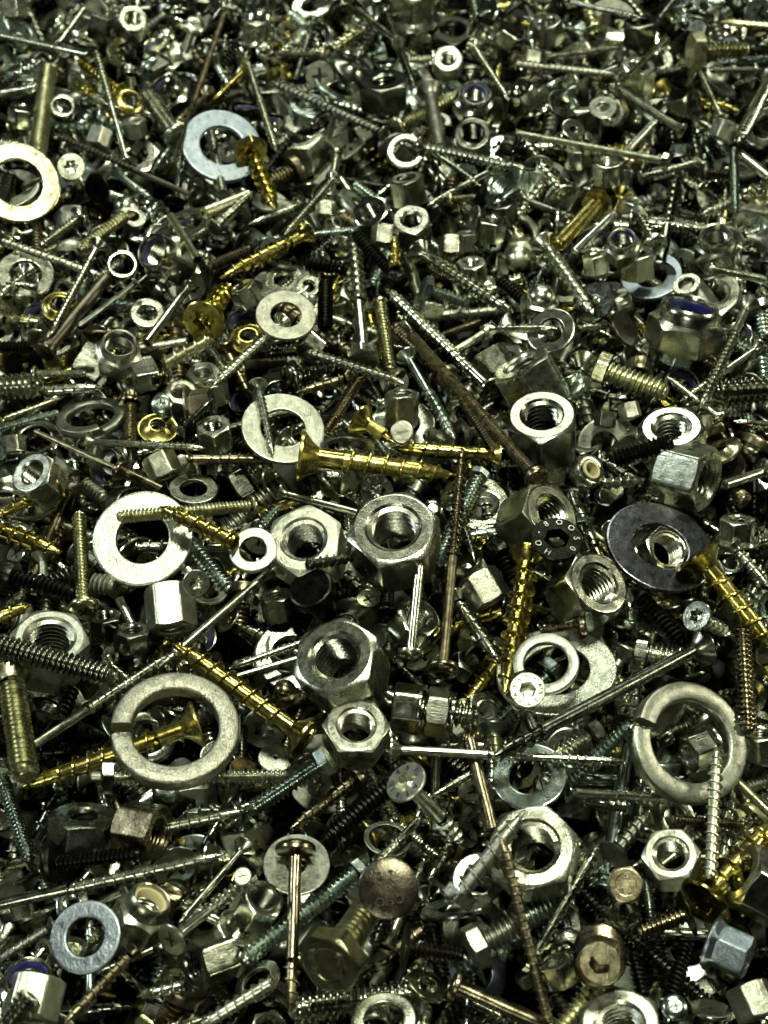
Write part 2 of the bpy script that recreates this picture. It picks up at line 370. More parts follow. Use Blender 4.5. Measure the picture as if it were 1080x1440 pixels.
# ------------------------------------------------------------------ height maps (1 mm cells)
X0, Y0, GW, GH = -175, -165, 350, 420
def cells(P):
    i = np.clip((P[:, 0]-X0).astype(int), 0, GW-1); j = np.clip((P[:, 1]-Y0).astype(int), 0, GH-1); return i, j
def smooth_noise(seed, amp, step):
    r = np.random.RandomState(seed); g = r.rand(GW//step+3, GH//step+3)*2-1
    xi = np.arange(GW)/step; yi = np.arange(GH)/step; a = xi.astype(int); b = yi.astype(int)
    u = (xi-a)[:, None]; v = (yi-b)[None]; u = u*u*(3-2*u); v = v*v*(3-2*v)
    return amp*(g[a][:, b]*(1-u)*(1-v)+g[a+1][:, b]*u*(1-v)+g[a][:, b+1]*(1-u)*v+g[a+1][:, b+1]*u*v)
T = smooth_noise(3, 1.6, 26)           # hero stacking map
U = np.full((GW, GH), 1e3)             # underside of the heroes
def rest_line(T, p, q, rr, maxslope=.38, pct=0.0):
    """height of both ends of an axis laid over map T; p,q xy ends, rr radii along it"""
    n = len(rr); s = np.linspace(0, 1, n); xy = p[None]*(1-s)[:, None]+q[None]*s[:, None]
    Lh = max(np.linalg.norm(q-p), .1); i, j = cells(xy); h = T[i, j]+rr
    best = None; c = .42
    l = s < c; r = ~l
    if not l.any() or not r.any(): return h.max(), h.max()
    A = [(s[k], h[k]) for k in np.nonzero(l)[0]]; B = [(s[k], h[k]) for k in np.nonzero(r)[0]]
    best = -1e9; ans = None
    A = A[::max(1, len(A)//14)]; B = B[::max(1, len(B)//14)]
    for sa, ha in A:
        for sb, hb in B:
            k = (hb-ha)/(sb-sa); v = ha+k*(c-sa)
            if v > best: best = v; ans = k
    k = max(-maxslope*Lh, min(maxslope*Lh, ans))
    # lower the line until only the highest few percent touch
    over = np.sort(h-(best+k*(s-c))); lift = over[int((n-1)*.97)]
    best += max(lift, 0)*.9
    return best-k*c, best+k*(1-c)
def stamp(d, T=None, U=None):
    P = d['spec'].cloud@d['R'].T+d['t']; i, j = cells(P)
    if T is not None: np.maximum.at(T, (i, j), P[:, 2])
    if U is not None: np.minimum.at(U, (i, j), P[:, 2])
# ------------------------------------------------------------------ the fasteners one can single out, by where their two ends lie on the heap
H = []
def S(style, mat, x1, y1, x2, y2, d, head='csk', drive='cross', hd=2.0, sh=0.0, lab=None, lm=None, L=0, z=None, **k):
    H.append(('S', L, dict(style=style, mat=mat, a=(x1, y1), b=(x2, y2), d=d, head=head, drive=drive, hd=hd, sh=sh, lab=lab, lm=lm, z=z, **k)))
def N(mat, x, y, af, ratio, an, lab=None, lm=None, h=.8, hole=.58, kind='hex', L=0, z=None, **k):
    H.append(('N', L, dict(mat=mat, c=(x, y), w=af, ratio=ratio, an=an, lab=lab, lm=lm, h=h, hole=hole, kind=kind, z=z, **k)))
def F(mat, x, y, od, ratio, an, hole=.52, t=.1, lab=None, lm=None, kind='flat', L=0, z=None, **k):
    H.append(('F', L, dict(mat=mat, c=(x, y), w=od, ratio=ratio, an=an, hole=hole, h=t, lab=lab, lm=lm, kind=kind, z=z, **k)))
hx, sk = 'hex', 'socket'
# --- top band
F('ygold', 25, 258, 118, .93, 80, .58, .07, aim=190, lab= 'large pale yellow flat washer glaring at the left edge', lm='glaring yellow washer', L=2)
F('skyw', 312, 206, 114, .84, 75, .55, .07, 'large flat blue-grey washer in the upper left part of the heap', 'upper blue-grey washer', L=1)
S('W', 'bronze', 240, 238, 316, 16, 9, 'csk', 'cross', 2.2, .36, 'long thin tan wood screw standing up beside the blue-grey washer', 'long tan screw', L=2)
S('W', 'steel', 128, 78, -10, 48, 10, 'csk', 'cross', 2, .3, L=1)
S('W', 'steel', 180, 232, 134, 70, 12, 'csk', 'cross', 2.2, .5, 'long grey wood screw, tip up, left of the tan screw', 'long grey screw', L=1)
S('P', 'steel', 118, 14, 83, 62, 11, None)
S('M', 'ygold', 68, 98, 52, 222, 25, None, lab='fat pale yellow threaded rod above the glaring washer', lm='fat yellow rod')
F('steel', 88, 153, 36, .85, 90, .66, .5, L=1)
S('M', 'pale', 275, 33, 262, 72, 14, 'pan', 'slot', 2.1, 0, 'pale slotted screw head facing up near the top edge', 'slotted pale head', L=1, z=(9, -3))
S('M', 'zinc', 100, 234, 112, 262, 15, 'csk', 'torx', 2.5, 0, 'round screw head with star recess right of the glaring washer', 'star recess head', L=1, z=(9, -6))
S('M', 'steel', 252, 196, 205, 130, 24, 'pan', 'cross', 1.6, 0)
S('W', 'brown', 272, 276, 76, 188, 11, 'csk', 'cross', 2, .4, L=1)
S('W', 'gold', 172, 132, 108, 84, 14, 'csk', 'torx', 2, 0)
F('gold', 183, 143, 38, .8, 60, .7, .15, kind='dished')
N('zinc', 187, 26, 38, .85, 80, L=1)
N('dark', 142, 40, 34, .4, -20)
N('pale', 18, 12, 34, -.2, 90, roll=0, L=1)
N('grey', 140, 196, 34, .4, 250)
N('zinc', 30, 163, 34, .35, 80); N('grey', 190, 180, 30, .35, 100)
S('W', 'zinc', 343, 74, 388, 212, 11, 'csk', 'cross', 2.2, .1, L=1)
S('M', 'ygold', 286, 300, 352, 274, 17, None, L=1)
S('W', 'gold', 350, 208, 388, 298, 22, hx, None, 1.9, 0, 'golden hex head screw right of the blue-grey washer', 'golden hex head screw', L=2)
S('P', 'steel', 297, 188, 313, 272, 15, None, L=0)
S('W', 'grey', 540, 188, 380, 114, 14, 'csk', 'cross', 1.6, 0, 'grey wood screw lying level in the upper middle, tip to the left', 'grey upper middle screw', L=2)
S('W', 'ygold', 466, 70, 517, 36, 21, None, lab='short bright yellow threaded stud near the top edge', lm='bright yellow stud', L=1)
S('M', 'bronze', 460, 77, 384, 77, 10, 'pan', 'cross', 2.4, 0)
N('pale', 372, 62, 24, .8, 90, kind='cap', L=1)
N('dark', 540, 130, 66, .45, 95, h=.6, hole=.5, lm='dark upright nut', lab='dark wide hex nut lying on its flat in the top centre')
N('steel', 580, 8, 58, .45, 90, kind='flange')
S('M', 'grey', 604, 126, 620, 212, 20, 'csk', 'slot', 1.9, 0, 'dull grey countersunk machine screw upright in the upper middle', 'dull grey countersunk screw', L=1)
N('zinc', 668, 130, 52, .82, 85, kind='lock', ny='nydark', lab='small lock nut with a bright ring, upper right of centre', lm='bright ringed lock nut', L=1)
N('dark', 664, 188, 50, .85, 95, lab='dark open hex nut directly below the bright ringed lock nut', hole=.66)
N('pale', 630, 82, 38, .85, 90, L=1)
F('pale', 571, 214, 54, .93, 80, .62, .16, 'small bright split lock washer with its gap to the right', 'bright split washer', kind='split', start=340, L=1)
S('W', 'steel', 592, 206, 738, 238, 15, 'csk', 'cross', 1.7, 0, L=1)
S('W', 'zinc', 588, 200, 676, 262, 11, 'csk', 'cross', 1.7, .45, L=1)
S('W', 'dark', 541, 14, 582, 122, 13, 'csk', 'cross', 1.6, 0)
N('zinc', 676, 44, 34, .4, 160); N('zinc', 706, 52, 36, .4, 150)
S('W', 'zinc', 664, 62, 716, 142, 11, 'csk', 'cross', 1.8, 0, L=1)
N('zinc', 520, 297, 48, .8, 120); N('steel', 578, 308, 50, .75, 95)
N('dark', 574, 268, 48, .3, 100)
S('M', 'zinc', 474, 214, 464, 276, 12, 'pan', 'cross', 2, 0); N('pale', 458, 294, 26, -.25, 90, roll=0, L=1)
S('M', 'ygold', 628, 281, 668, 276, 10, 'pan', 'cross', 2, 0, L=1)
F('dark', 497, 96, 62, .55, 60, .3, .1, kind='dished')
S('M', 'ygold', 970, 72, 1052, 70, 27, hx, None, 1.75, 0, 'pale yellow hex bolt lying level near the top right corner', 'yellow top right bolt', L=2)
S('P', 'ygold', 936, 54, 868, 122, 9, None, lab='thin smooth yellow pin leaning right in the upper right', lm='thin yellow pin', L=2)
S('M', 'zinc', 960, 184, 858, 120, 14, 'csk', 'cross', 1.6, 0, L=1)
S('W', 'grey', 726, 90, 868, 105, 13, None, L=1)
S('W', 'steel', 764, 80, 872, 66, 10, 'csk', 'cross', 1.7, .3, L=1)
S('M', 'zinc', 940, 228, 726, 188, 12, hx, None, 1.8, 0, 'long thin machine screw lying level in the upper right', 'long thin machine screw', L=2)
S('W', 'steel', 800, 2, 902, 26, 11, 'csk', 'cross', 1.7, .5, L=1)
S('W', 'ygold', 1095, 38, 1012, 31, 14, 'csk', 'cross', 1.7, 0, L=1)
S('M', 'steel', 1066, 98, 998, 99, 10, 'pan', 'cross', 2, 0, L=1)
S('W', 'steel', 1016, 168, 983, 98, 11, 'csk', 'cross', 1.8, .3, L=1)
N('pale', 1018, 184, 34, -.15, 70, roll=0, L=1)
S('W', 'zinc', 1085, 108, 1038, 200, 18, 'csk', 'cross', 1.6, 0, L=1)
F('dark', 1078, 180, 66, .8, 110, .6, .12)
N('dark', 962, 150, 46, .5, 10, h=.7)
S('M', 'gold', 842, 282, 783, 346, 22, hx, None, 1.7, 0, 'brass coloured hex bolt sloping left in the upper right', 'brass hex bolt', L=2)
F('dark', 848, 152, 40, .75, 90, .45, .1); F('zinc', 806, 182, 34, .75, 60, .35, .1)
N('zinc', 738, 136, 36, .5, 120, L=1); N('dark', 900, 46, 44, .4, 95); N('zinc', 855, 240, 42, .5, 90); N('zinc', 812, 222, 34, .3, 95)
N('steel', 770, 44, 40, .5, 100); N('zinc', 895, 108, 46, .5, 80)
S('M', 'brown', 765, 20, 762, 66, 9, None)
S('M', 'blue', 1032, 210, 1034, 300, 13, None, L=1); S('P', 'steel', 1040, 216, 1080, 248, 13, None, L=1)
S('M', 'brown', 985, 242, 1034, 246, 14, 'pan', 'cross', 1.8, 0); S('W', 'steel', 1048, 275, 985, 302, 15, 'csk', 'cross', 1.6, 0)
# --- second band
F('pale', 36, 386, 80, .83, 88, .56, .08, 'pale flat washer at the left edge below the glaring yellow one', 'pale left edge washer', L=1)
N('steel', 214, 352, 62, .75, 150, kind='lock', ny='nydark', h=1.0, hole=.72, lab='large lock nut with a wide dark mouth facing left', lm='wide mouthed lock nut', L=1)
F('zinc', 172, 374, 44, .9, 95, .72, .3, 'thin bright ring washer left of the wide mouthed lock nut')
F('steel', 262, 318, 80, .5, 110, .6, .12, L=0)
S('M', 'ygold', 176, 303, 112, 352, 19, None, L=1)
S('M', 'steel', 118, 302, 58, 346, 18, 'pan', 'cross', 1.9, 0)
S('W', 'steel', -8, 336, 148, 390, 15, 'csk', 'cross', 1.6, 0, 'long dull wood screw sloping down right above the pale left washer', L=2)
S('P', 'brown', 62, 496, 150, 392, 20, 'cyl', 'slot', 1.55, 1, 'thick dark brown pin with a slotted head lying on the left', 'thick brown slotted pin', L=2)
S('W', 'zinc', 138, 344, 70, 472, 13, 'csk', 'cross', 2.2, .15, L=2)
F('gold', 84, 431, 50, .85, 100, .5, .12, 'golden cup washer behind the thick brown pin', 'golden cup washer', kind='dished')
S('W', 'ygold', -6, 449, 60, 453, 21, 'csk', 'cross', 1.6, 0, L=1)
S('P', 'steel', 194, 396, 112, 458, 9, 'csk', 'cross', 2, 1, L=2)
S('P', 'steel', 266, 402, 206, 482, 13, 'csk', 'slot', 1.8, 1, L=2)
S('P', 'pale', 262, 480, 182, 492, 11, None, L=1)
F('pale', 207, 441, 48, .85, 90, .58, .14, 'small thick bright washer left of centre', 'small thick bright washer', L=1)
N('pale', 168, 482, 58, .82, 85, kind='lock', ny='nydark', hole=.75, L=1)
S('W', 'gold', 286, 452, 322, 398, 27, 'csk', 'torx', 2.1, 0, 'golden wood screw with star recess head facing the viewer', 'golden star head screw', L=2, z=(11, 5))
S('W', 'ygold', 298, 476, 230, 513, 27, None, tip='flat', lab='short thick bright yellow screw stub below the golden star head', lm='thick yellow stub', L=2)
S('P', 'ygold', 278, 366, 240, 304, 12, None, L=1)
S('M', 'brown', 286, 378, 352, 350, 16, 'cyl', 'slot', 1.7, 0)
S('W', 'gold', 432, 328, 308, 392, 22, 'csk', 'cross', 1.9, .1, 'golden wood screw sloping down left, above the centre left', 'sloping golden screw', L=1)
N('steel', 128, 512, 50, -.1, 150, roll=0)
S('M', 'zinc', -20, 546, 62, 541, 37, None, lab='fat bright bolt end entering from the left edge', lm='fat left edge bolt end', L=1)
S('M', 'steel', 44, 526, 120, 525, 12, 'pan', 'cross', 2, 0, L=2)
S('W', 'zinc', 62, 550, 146, 545, 24, None, L=1)
S('W', 'ygold', -5, 593, 86, 560, 13, 'csk', 'cross', 1.8, 0, L=2)
S('M', 'blue', -8, 604, 82, 580, 11, 'pan', 'cross', 2, 0, L=2)
F('grey', 128, 588, 98, .5, 105, .68, .12, 'dull grey split lock washer leaning on its edge at the left', 'leaning grey lock washer', kind='split', start=300, L=1)
S('M', 'bronze', 183, 556, 182, 625, 20, sk, hx, 1.6, 0, 'bronze knurled socket head screw standing upright', 'upright knurled socket screw', L=2)
F('gold', 222, 602, 56, .75, 90, .4, .1, 'golden dished washer right of the upright socket screw', kind='dished', L=0)
N('brown', 283, 572, 46, .25, 10, kind='flange', h=.8, lab='brown flange nut standing on edge left of centre', lm='brown flange nut', L=1)
N('zinc', 194, 528, 50, .5, 190); S('M', 'bronze', 212, 534, 240, 526, 24, None, L=0)
S('M', 'blue', 226, 567, 240, 592, 14, 'pan', 'cross', 2.2, 0, L=1, z=(9, -2))
N('zinc', 345, 415, 38, .35, 120); N('zinc', 300, 552, 40, .35, 100)
S('W', 'zinc', 398, 452, 300, 542, 16, 'csk', 'cross', 1.9, 0, L=1)
S('M', 'black', -10, 488, 48, 488, 17, None)
S('W', 'steel', 512, 508, 494, 322, 26, hx, None, 1.55, .38, 'long olive lag bolt standing tip up in the upper centre', 'olive lag bolt', L=2)
S('M', 'black', 566, 398, 498, 328, 19, sk, hx, 1.85, 0, 'black socket head screw sloping up left, right of the lag bolt', 'sloping black socket screw', L=2)
S('M', 'black', 434, 372, 494, 380, 22, None, L=0)
S('M', 'black', 458, 400, 457, 462, 22, None)
S('M', 'ygold', 534, 424, 549, 521, 20, 'cyl', 'cross', 1.15, 0, 'pale machine screw upright just right of the lag bolt', L=2, tip='flat')
S('W', 'zinc', 690, 548, 540, 404, 19, 'csk', 'torx', 2.0, .12, 'long bright wood screw sloping down right through the upper centre', 'long bright sloping screw', L=3)
F('grain', 402, 444, 84, .80, 85, .52, .08, 'dull grey flat washer left of the olive lag bolt', 'dull grey washer', L=1)
S('W', 'pale', 434, 496, 572, 541, 17, None, tip='point', lab='pale wood screw without a head sloping right below the lag bolt', lm='headless pale screw', L=3)
S('M', 'bronze', 632, 532, 552, 460, 18, 'cyl', hx, 1.9, 0, L=1)
S('M', 'bronze', 757, 674, 577, 470, 17, 'cyl', hx, 1.9, 0, 'long bronze machine screw sloping down right to the centre', 'long bronze machine screw', L=2)
S('W', 'bronze', 496, 530, 416, 552, 20, 'csk', 'cross', 1.5, 0, L=1)
S('M', 'bronze', 508, 528, 438, 638, 18, None, lab='bronze threaded rod leaning right above the golden screws', lm='leaning bronze rod', L=1)
F('galv', 398, 603, 118, .82, 78, .54, .06, 'large mottled galvanised washer left of the leaning bronze rod', 'upper mottled washer', L=1)
S('W', 'blue', 572, 500, 640, 618, 18, 'csk', 'cross', 1.9, .4, 'blue-grey wood screw sloping down right above the golden screws', L=2)
N('pale', 565, 575, 44, .3, 90, h=1.1, lab='pale hex coupling nut standing upright above the golden screws', L=1)
S('W', 'zinc', 588, 354, 722, 440, 20, 'csk', 'cross', 2.0, .1, 'bright wood screw sloping down right in the upper centre right', 'upper right bright screw', L=2)
S('M', 'blue', 594, 404, 658, 427, 19, hx, None, 1.7, 0, L=1)
N('steel', 602, 432, 40, .45, 170); N('pale', 694, 508, 46, -.1, 120, roll=0)
S('P', 'steel', 690, 463, 640, 494, 12, sk, 'torx', 1.8, 1, L=1)
S('M', 'bronze', 674, 453, 616, 474, 12, None)
N('pale', 541, 332, 34, -.25, 85, roll=0, L=1, lab='small glaring hex nut in the upper centre', lm='small glaring nut'); N('pale', 634, 346, 34, -.25, 92, roll=0, L=1)
S('W', 'gold', 556, 376, 554, 332, 18, None, tip='point', L=2)
N('zinc', 664, 382, 38, .5, 95); S('M', 'black', 762, 442, 700, 392, 20, None, L=0)
S('M', 'pale', 565, 607, 575, 625, 16, 'cyl', 'slot', 2.0, 0, 'pale slotted cylinder head facing up above the golden screws', 'pale slotted head', L=2, z=(11, -2))
N('zinc', 435, 484, 38, .3, 140); S('W', 'zinc', 368, 484, 396, 452, 14, 'csk', 'cross', 2, .3)
N('steel', 875, 335, 46, .8, 95, kind='lock', lab='small lock nut with a blue nylon ring in the upper right', lm='small blue lock nut', hole=.7, L=1)
S('W', 'zinc', 764, 342, 834, 442, 24, 'csk', 'cross', 1.7, 0, 'bright coarse wood screw sloping down right, upper right', 'upper coarse screw', L=1)
N('zinc', 965, 458, 98, .34, 76, kind='lock', h=.68, hole=.74, lab='largest lock nut, with a blue nylon ring, lying on its flat', lm='big blue lock nut', L=1)
N('steel', 1006, 330, 54, .75, 95, kind='lock', ny='nydark', hole=.75, L=1)
S('M', 'zinc', 994, 377, 1076, 393, 12, 'pan', 'cross', 1.6, 0, L=1)
F('steel', 775, 466, 68, .85, 120, .55, .1, 'flat washer with a wood screw lying through it, right of centre', L=1)
S('W', 'zinc', 690, 463, 784, 462, 15, 'csk', 'cross', 1.7, 0, L=2); S('W', 'zinc', 812, 462, 862, 456, 14, None, L=0)
F('dark', 836, 425, 62, .8, 140, .3, .08)
S('M', 'ygold', 838, 518, 938, 553, 34, hx, None, 1.4, 0, 'yellowish hex bolt lying right of centre with coarse thread', 'yellowish hex bolt', L=2)
N('steel', 748, 540, 82, .35, 120, h=.9, hole=.6, lab='large dark hex nut tilted on edge behind the open dark nut', lm='tilted dark nut')
N('dark', 762, 583, 92, .72, 92, h=.75, hole=.6, lab='large dark open hex nut right of the long bronze screw', lm='open dark nut', L=1)
N('pale', 20, 625, 30, -.2, 95, roll=0, L=1)
N('grey', 0, 0, 62, 1, 0, on=('bolt with fitted nut', .52), h=.5, hole=.6, L=4, lab='hex nut screwed onto the short hex bolt, lower centre')
F('dark', 0, 0, 68, 1, 0, .55, .08, 'dark washer between the bolt head and its fitted nut', on=('bolt with fitted nut', .31), L=4)
F('zinc', 0, 0, 52, 1, 0, .6, .12, 'bright ring between the fitted nut and the bolt thread', kind='flat', on=('bolt with fitted nut', .70), L=4)
F('brown', 878, 462, 54, .5, 30, .1, .1)
S('W', 'steel', 1052, 428, 984, 574, 17, 'csk', 'cross', 2, .25, 'long wood screw leaning left near the right edge', 'leaning right edge screw', L=2)
S('W', 'zinc', 1068, 488, 956, 566, 15, 'csk', 'cross', 1.9, .45, L=1)
S('M', 'zinc', 1100, 545, 1004, 553, 40, None, lab='fat bright bolt end entering from the right edge', lm='fat right edge bolt end', L=1)
N('pale', 851, 590, 28, -.1, 85, roll=0); N('pale', 885, 578, 28, -.15, 105, roll=0)
N('zinc', 944, 600, 82, .68, 92, h=.7, hole=.62, lab='bright open hex nut below the yellowish hex bolt', lm='bright right nut', L=1)
S('W', 'zinc', 1016, 590, 938, 530, 15, 'pan', 'cross', 1.8, 0, L=2); S('W', 'zinc', 1080, 598, 1030, 592, 16, None)
N('zinc', 838, 370, 34, .3, 100); N('zinc', 896, 372, 46, .4, 95); F('pale', 965, 400, 40, .7, 110, .6, .1)
S('M', 'zinc', 862, 302, 808, 354, 11, 'pan', 'cross', 1.8, 0, L=2); S('W', 'zinc', 924, 348, 896, 300, 18, 'pan', 'cross', 2, 0, L=1)
N('zinc', 760, 420, 48, .6, 80, kind='cap'); N('dark', 705, 300, 40, .4, 100); N('zinc', 690, 322, 38, .4, 80)
# --- middle band
N('zinc', 44, 664, 62, .68, 140, h=.7, lab='bright hex nut leaning left near the left edge', lm='bright left nut', L=1)
S('P', 'bronze', 228, 690, 166, 660, 16, None, lab='brown pop rivet body', L=2)
S('P', 'bronze', 172, 663, 50, 607, 8, 'cyl', None, 3.4, 1, 'brown pop rivet with a thin mandrel sloping to the left', 'brown rivet', L=2)
S('W', 'steel', 124, 621, 288, 630, 14, 'csk', 'cross', 2.1, .35, 'straight grey wood screw lying level above the brown rivet', 'level grey screw', L=2)
S('W', 'bronze', 262, 646, 400, 646, 21, 'csk', 'cross', 1.2, .15, 'bronze wood screw lying level with its tip at the golden head', 'level bronze screw', L=2)
N('zinc', 302, 612, 46, .6, 100, L=1); N('pale', 228, 655, 44, -.2, 115, roll=0, L=1)
F('steel', 272, 688, 70, .62, 88, .55, .07, 'dark satin washer above the long gold tinted screw', 'dark satin washer', L=1)
F('galv', 201, 758, 142, .93, 122, .53, .08, 'largest bright mottled washer, glaring at its lower right', 'big glaring washer', L=2)
S('M', 'ygold', 360, 711, 166, 727, 19, 'pan', 'cross', 1.7, 0, 'long gold tinted machine screw lying over the glaring washer', 'long gold tinted screw', L=3)
S('W', 'gold', 330, 764, 224, 712, 27, None, lab='headless golden wood screw lying over the glaring washer', L=4)
S('W', 'gold', 84, 682, -8, 728, 26, 'csk', 'torx', 2.0, .1, 'golden wood screw with its head up at the left edge', 'left golden screw head', L=2)
S('W', 'gold', -12, 742, 88, 777, 27, None, lab='golden wood screw tip entering from the left edge', L=2)
S('M', 'ygold', 118, 862, 111, 722, 21, 'pan', 'cross', 2.0, 0, 'yellow zinc machine screw standing upright, rounded head at the bottom', 'upright yellow screw', L=3)
S('M', 'grey', 120, 680, 146, 700, 21, None, L=1)
S('M', 'black', 0, 806, 104, 834, 25, sk, hx, 1.7, 0, 'black knurled socket screw at the left edge', 'left black socket screw', L=2)
S('M', 'grey', 130, 820, 160, 824, 30, None, lab='short grey set screw with its end facing left', L=1)
F('galv', 356, 774, 67, .9, 110, .56, .13, 'small mottled washer right of the big glaring washer', 'small mottled washer', L=2)
N('galv', 427, 758, 98, .88, 112, h=.7, hole=.62, lab='mottled hex nut facing up, left of the centre nut', lm='left centre nut', L=1)
S('M', 'blue', 262, 758, 324, 830, 23, None, lab='blue-green threaded rod below the headless golden screw', lm='blue-green rod', L=1)
S('M', 'pale', 276, 820, 262, 800, 14, 'csk', 'torx', 2.6, 0, 'small stamped screw head with star recess by the glaring nut', L=2, z=(11, -2), txt=('ASSY', .72, .30, 60, 45))
N('pale', 240, 856, 64, -.30, 96, h=1.0, lab='hex nut on edge with one brilliantly glaring face', lm='glaring nut', L=1, roll=0)
N('grey', 70, 896, 96, .78, 92, h=.7, hole=.68, lab='large dull hex nut with stamped top at the left edge', lm='dull stamped nut', L=1, txt=('A2', .84, .13, 150, 14))
S('W', 'gold', -8, 872, 44, 850, 34, None, L=1)
S('W', 'steel', 392, 793, 222, 940, 18, 'csk', 'cross', 2.2, .82, 'long smooth screw shaft sloping up right to a flared head', 'long smooth shaft', L=2)
S('W', 'steel', 2, 1078, 245, 918, 19, 'csk', 'cross', 1.6, .45, 'long bright wood screw sloping up right behind the lock washer', L=1)
N('dark', 150, 880, 44, .5, 100); N('dark', 186, 898, 50, .45, 95, h=.6); N('dark', 392, 852, 46, .4, 100)
S('W', 'gold', 420, 640, 640, 668, 35, 'csk', 'torx', 2.0, .18, 'big golden wood screw lying level in the centre, head at left', 'big golden centre screw', L=3)
S('W', 'gold', 704, 640, 548, 630, 27, 'csk', 'cross', 1.2, 0, 'golden wood screw behind the big golden one, tip pointing left', 'rear golden screw', L=2)
S('W', 'gold', 505, 590, 560, 625, 26, 'csk', 'cross', 1.9, .5, L=1)
F('dark', 488, 628, 78, .4, 90, .7, .08, L=1)
N('pale', 553, 742, 113, .83, 97, h=.66, hole=.62, lab='large pale hex nut at the centre, facing up', lm='pale centre nut', L=3, roll=12)
S('P', 'zinc', 394, 694, 502, 722, 13, 'csk', 'cross', 2.5, 1, 'smooth slim screw between the golden screw and centre nuts', L=2)
S('M', 'dark', 530, 690, 528, 698, 18, 'csk', 'torx', 2.5, 0, 'dark stamped screw head with star recess peeping over the centre nut', L=1, z=(9, -2), txt=('ASSY', .74, .28, 160, 40))
S('W', 'bronze', 622, 950, 650, 628, 20, 'pan', 'torx', 2.3, .47, 'long bronze wood screw standing tip up right of the centre nut', 'long bronze upright screw', L=4)
S('M', 'blue', 676, 664, 612, 796, 23, hx, None, 1.15, 0, 'blue-grey machine bolt sloping left behind the long bronze screw', 'blue-grey bolt', L=2)
N('galv', 680, 828, 56, -.12, 120, h=.85, lab='mottled hex nut on edge right of the long bronze screw', lm='mottled edge nut', L=2, roll=0)
S('W', 'zinc', 636, 838, 704, 934, 26, 'csk', 'cross', 1.4, 0, L=1)
N('zinc', 590, 866, 58, .72, 60, hole=.66, L=1)
S('P', 'steel', 577, 926, 590, 796, 15, 'pan', 'torx', 2.5, 1, 'smooth steel screw with star recess head below the centre nut', 'smooth star screw', L=3)
F('dark', 488, 888, 122, .78, 110, .3, .05, 'wide dark washer behind the big dark open nut', 'wide dark washer', kind='dished', L=0)
N('steel', 470, 922, 110, .84, 122, h=.78, hole=.62, lab='big dark open hex nut with bright inner thread, lower centre', lm='big dark open nut', L=2, roll=20)
S('W', 'zinc', 518, 842, 528, 768, 27, 'csk', 'cross', 1.2, 0, L=1)
S('M', 'black', 543, 864, 548, 790, 20, 'cyl', hx, 1.4, 0, L=1)
S('M', 'black', 436, 826, 470, 880, 36, 'cyl', None, 1.8, 0, 'thick black bolt head between the two centre nuts', 'thick black bolt', L=1, z=(8, -6))
S('M', 'black', 695, 766, 744, 846, 26, sk, hx, 1.8, 0, 'black knurled socket screw right of the long bronze screw', 'right black socket screw', L=1)
S('M', 'zinc', 609, 715, 606, 735, 14, 'pan', None, 2.1, 0, L=2, z=(9, 0))
S('W', 'dark', 432, 794, 508, 781, 18, None, L=3)
S('W', 'steel', 494, 778, 488, 716, 14, None, L=1)
S('M', 'blue', 388, 716, 364, 745, 22, None)
F('zinc', 825, 664, 48, .72, 30, .58, .5, 'small bushing with a cream plastic liner', 'cream lined bushing', L=1, liner=1)
S('W', 'zinc', 846, 680, 910, 674, 20, None, L=1); S('M', 'black', 864, 646, 946, 620, 28, None, L=1)
N('steel', 966, 668, 84, .42, 345, h=.78, hole=.66, lab='large steel hex nut on edge with its mouth to the right', lm='big right nut on edge', L=1)
S('M', 'zinc', 927, 650, 922, 708, 27, None)
N('steel', 776, 722, 88, .68, 30, h=.8, hole=.6, lab='steel hex nut tilted behind the black stamped screw head', lm='nut behind stamped head', L=1)
S('M', 'black', 783, 757, 775, 802, 28, 'csk', hx, 2.6, 0, 'black stamped countersunk screw head with hex recess facing up', 'black stamped head', L=3, z=(13, 2), txt=('8OOS0 HO-', .74, .27, 110, 40))
S('W', 'gold', 742, 780, 710, 978, 34, 'csk', 'torx', 1.6, .05, 'thick golden wood screw pointing down below the black stamped head', 'downward golden screw', L=2)
F('navy', 928, 769, 156, .73, 62, .52, .05, 'largest dark tilted washer near the right edge', 'big dark tilted washer', L=2)
N('zinc', 940, 772, 62, .8, 30, h=.6, hole=.78, kind='flange', lab='threaded flange nut sitting inside the dark tilted washer', L=1)
S('W', 'gold', 980, 778, 1092, 918, 34, 'csk', 'cross', 2.1, .12, 'thick golden wood screw sloping down to the right edge', 'right golden screw', L=4)
N('zinc', 842, 820, 92, .75, 35, h=.7, hole=.62, lab='bright hex nut tilted right, below the black stamped head', lm='tilted bright nut', L=1, txt=('8 8', .84, .13, 200, 15))
S('W', 'zinc', 979, 866, 1028, 892, 22, 'csk', 'torx', 2.0, 0, 'stamped screw head with star recess under the dark tilted washer', 'small stamped head', L=2, z=(11, 2), txt=('ASSY VA', .74, .28, 140, 38))
S('M', 'black', 902, 842, 962, 904, 26, None)
S('M', 'bronze', 824, 878, 760, 888, 13, 'cyl', 'slot', 2.2, 0, 'small bronze slotted screw above the pale stamped head', L=3)
S('W', 'zinc', 1030, 768, 1084, 828, 22, 'csk', 'cross', 1.3, 0, L=1); N('zinc', 1036, 746, 46, .35, 85, kind='flange', L=2)
F('ygold', 1016, 634, 58, .55, 120, .35, .1, L=1, kind='dished'); S('P', 'steel', 1078, 662, 1020, 682, 14, 'csk', 'cross', 2.6, 1, L=2)
S('M', 'bronze', 1048, 706, 1030, 690, 18, sk, hx, 1.4, 0, L=1)
S('M', 'brown', 700, 640, 650, 560, 16, None)
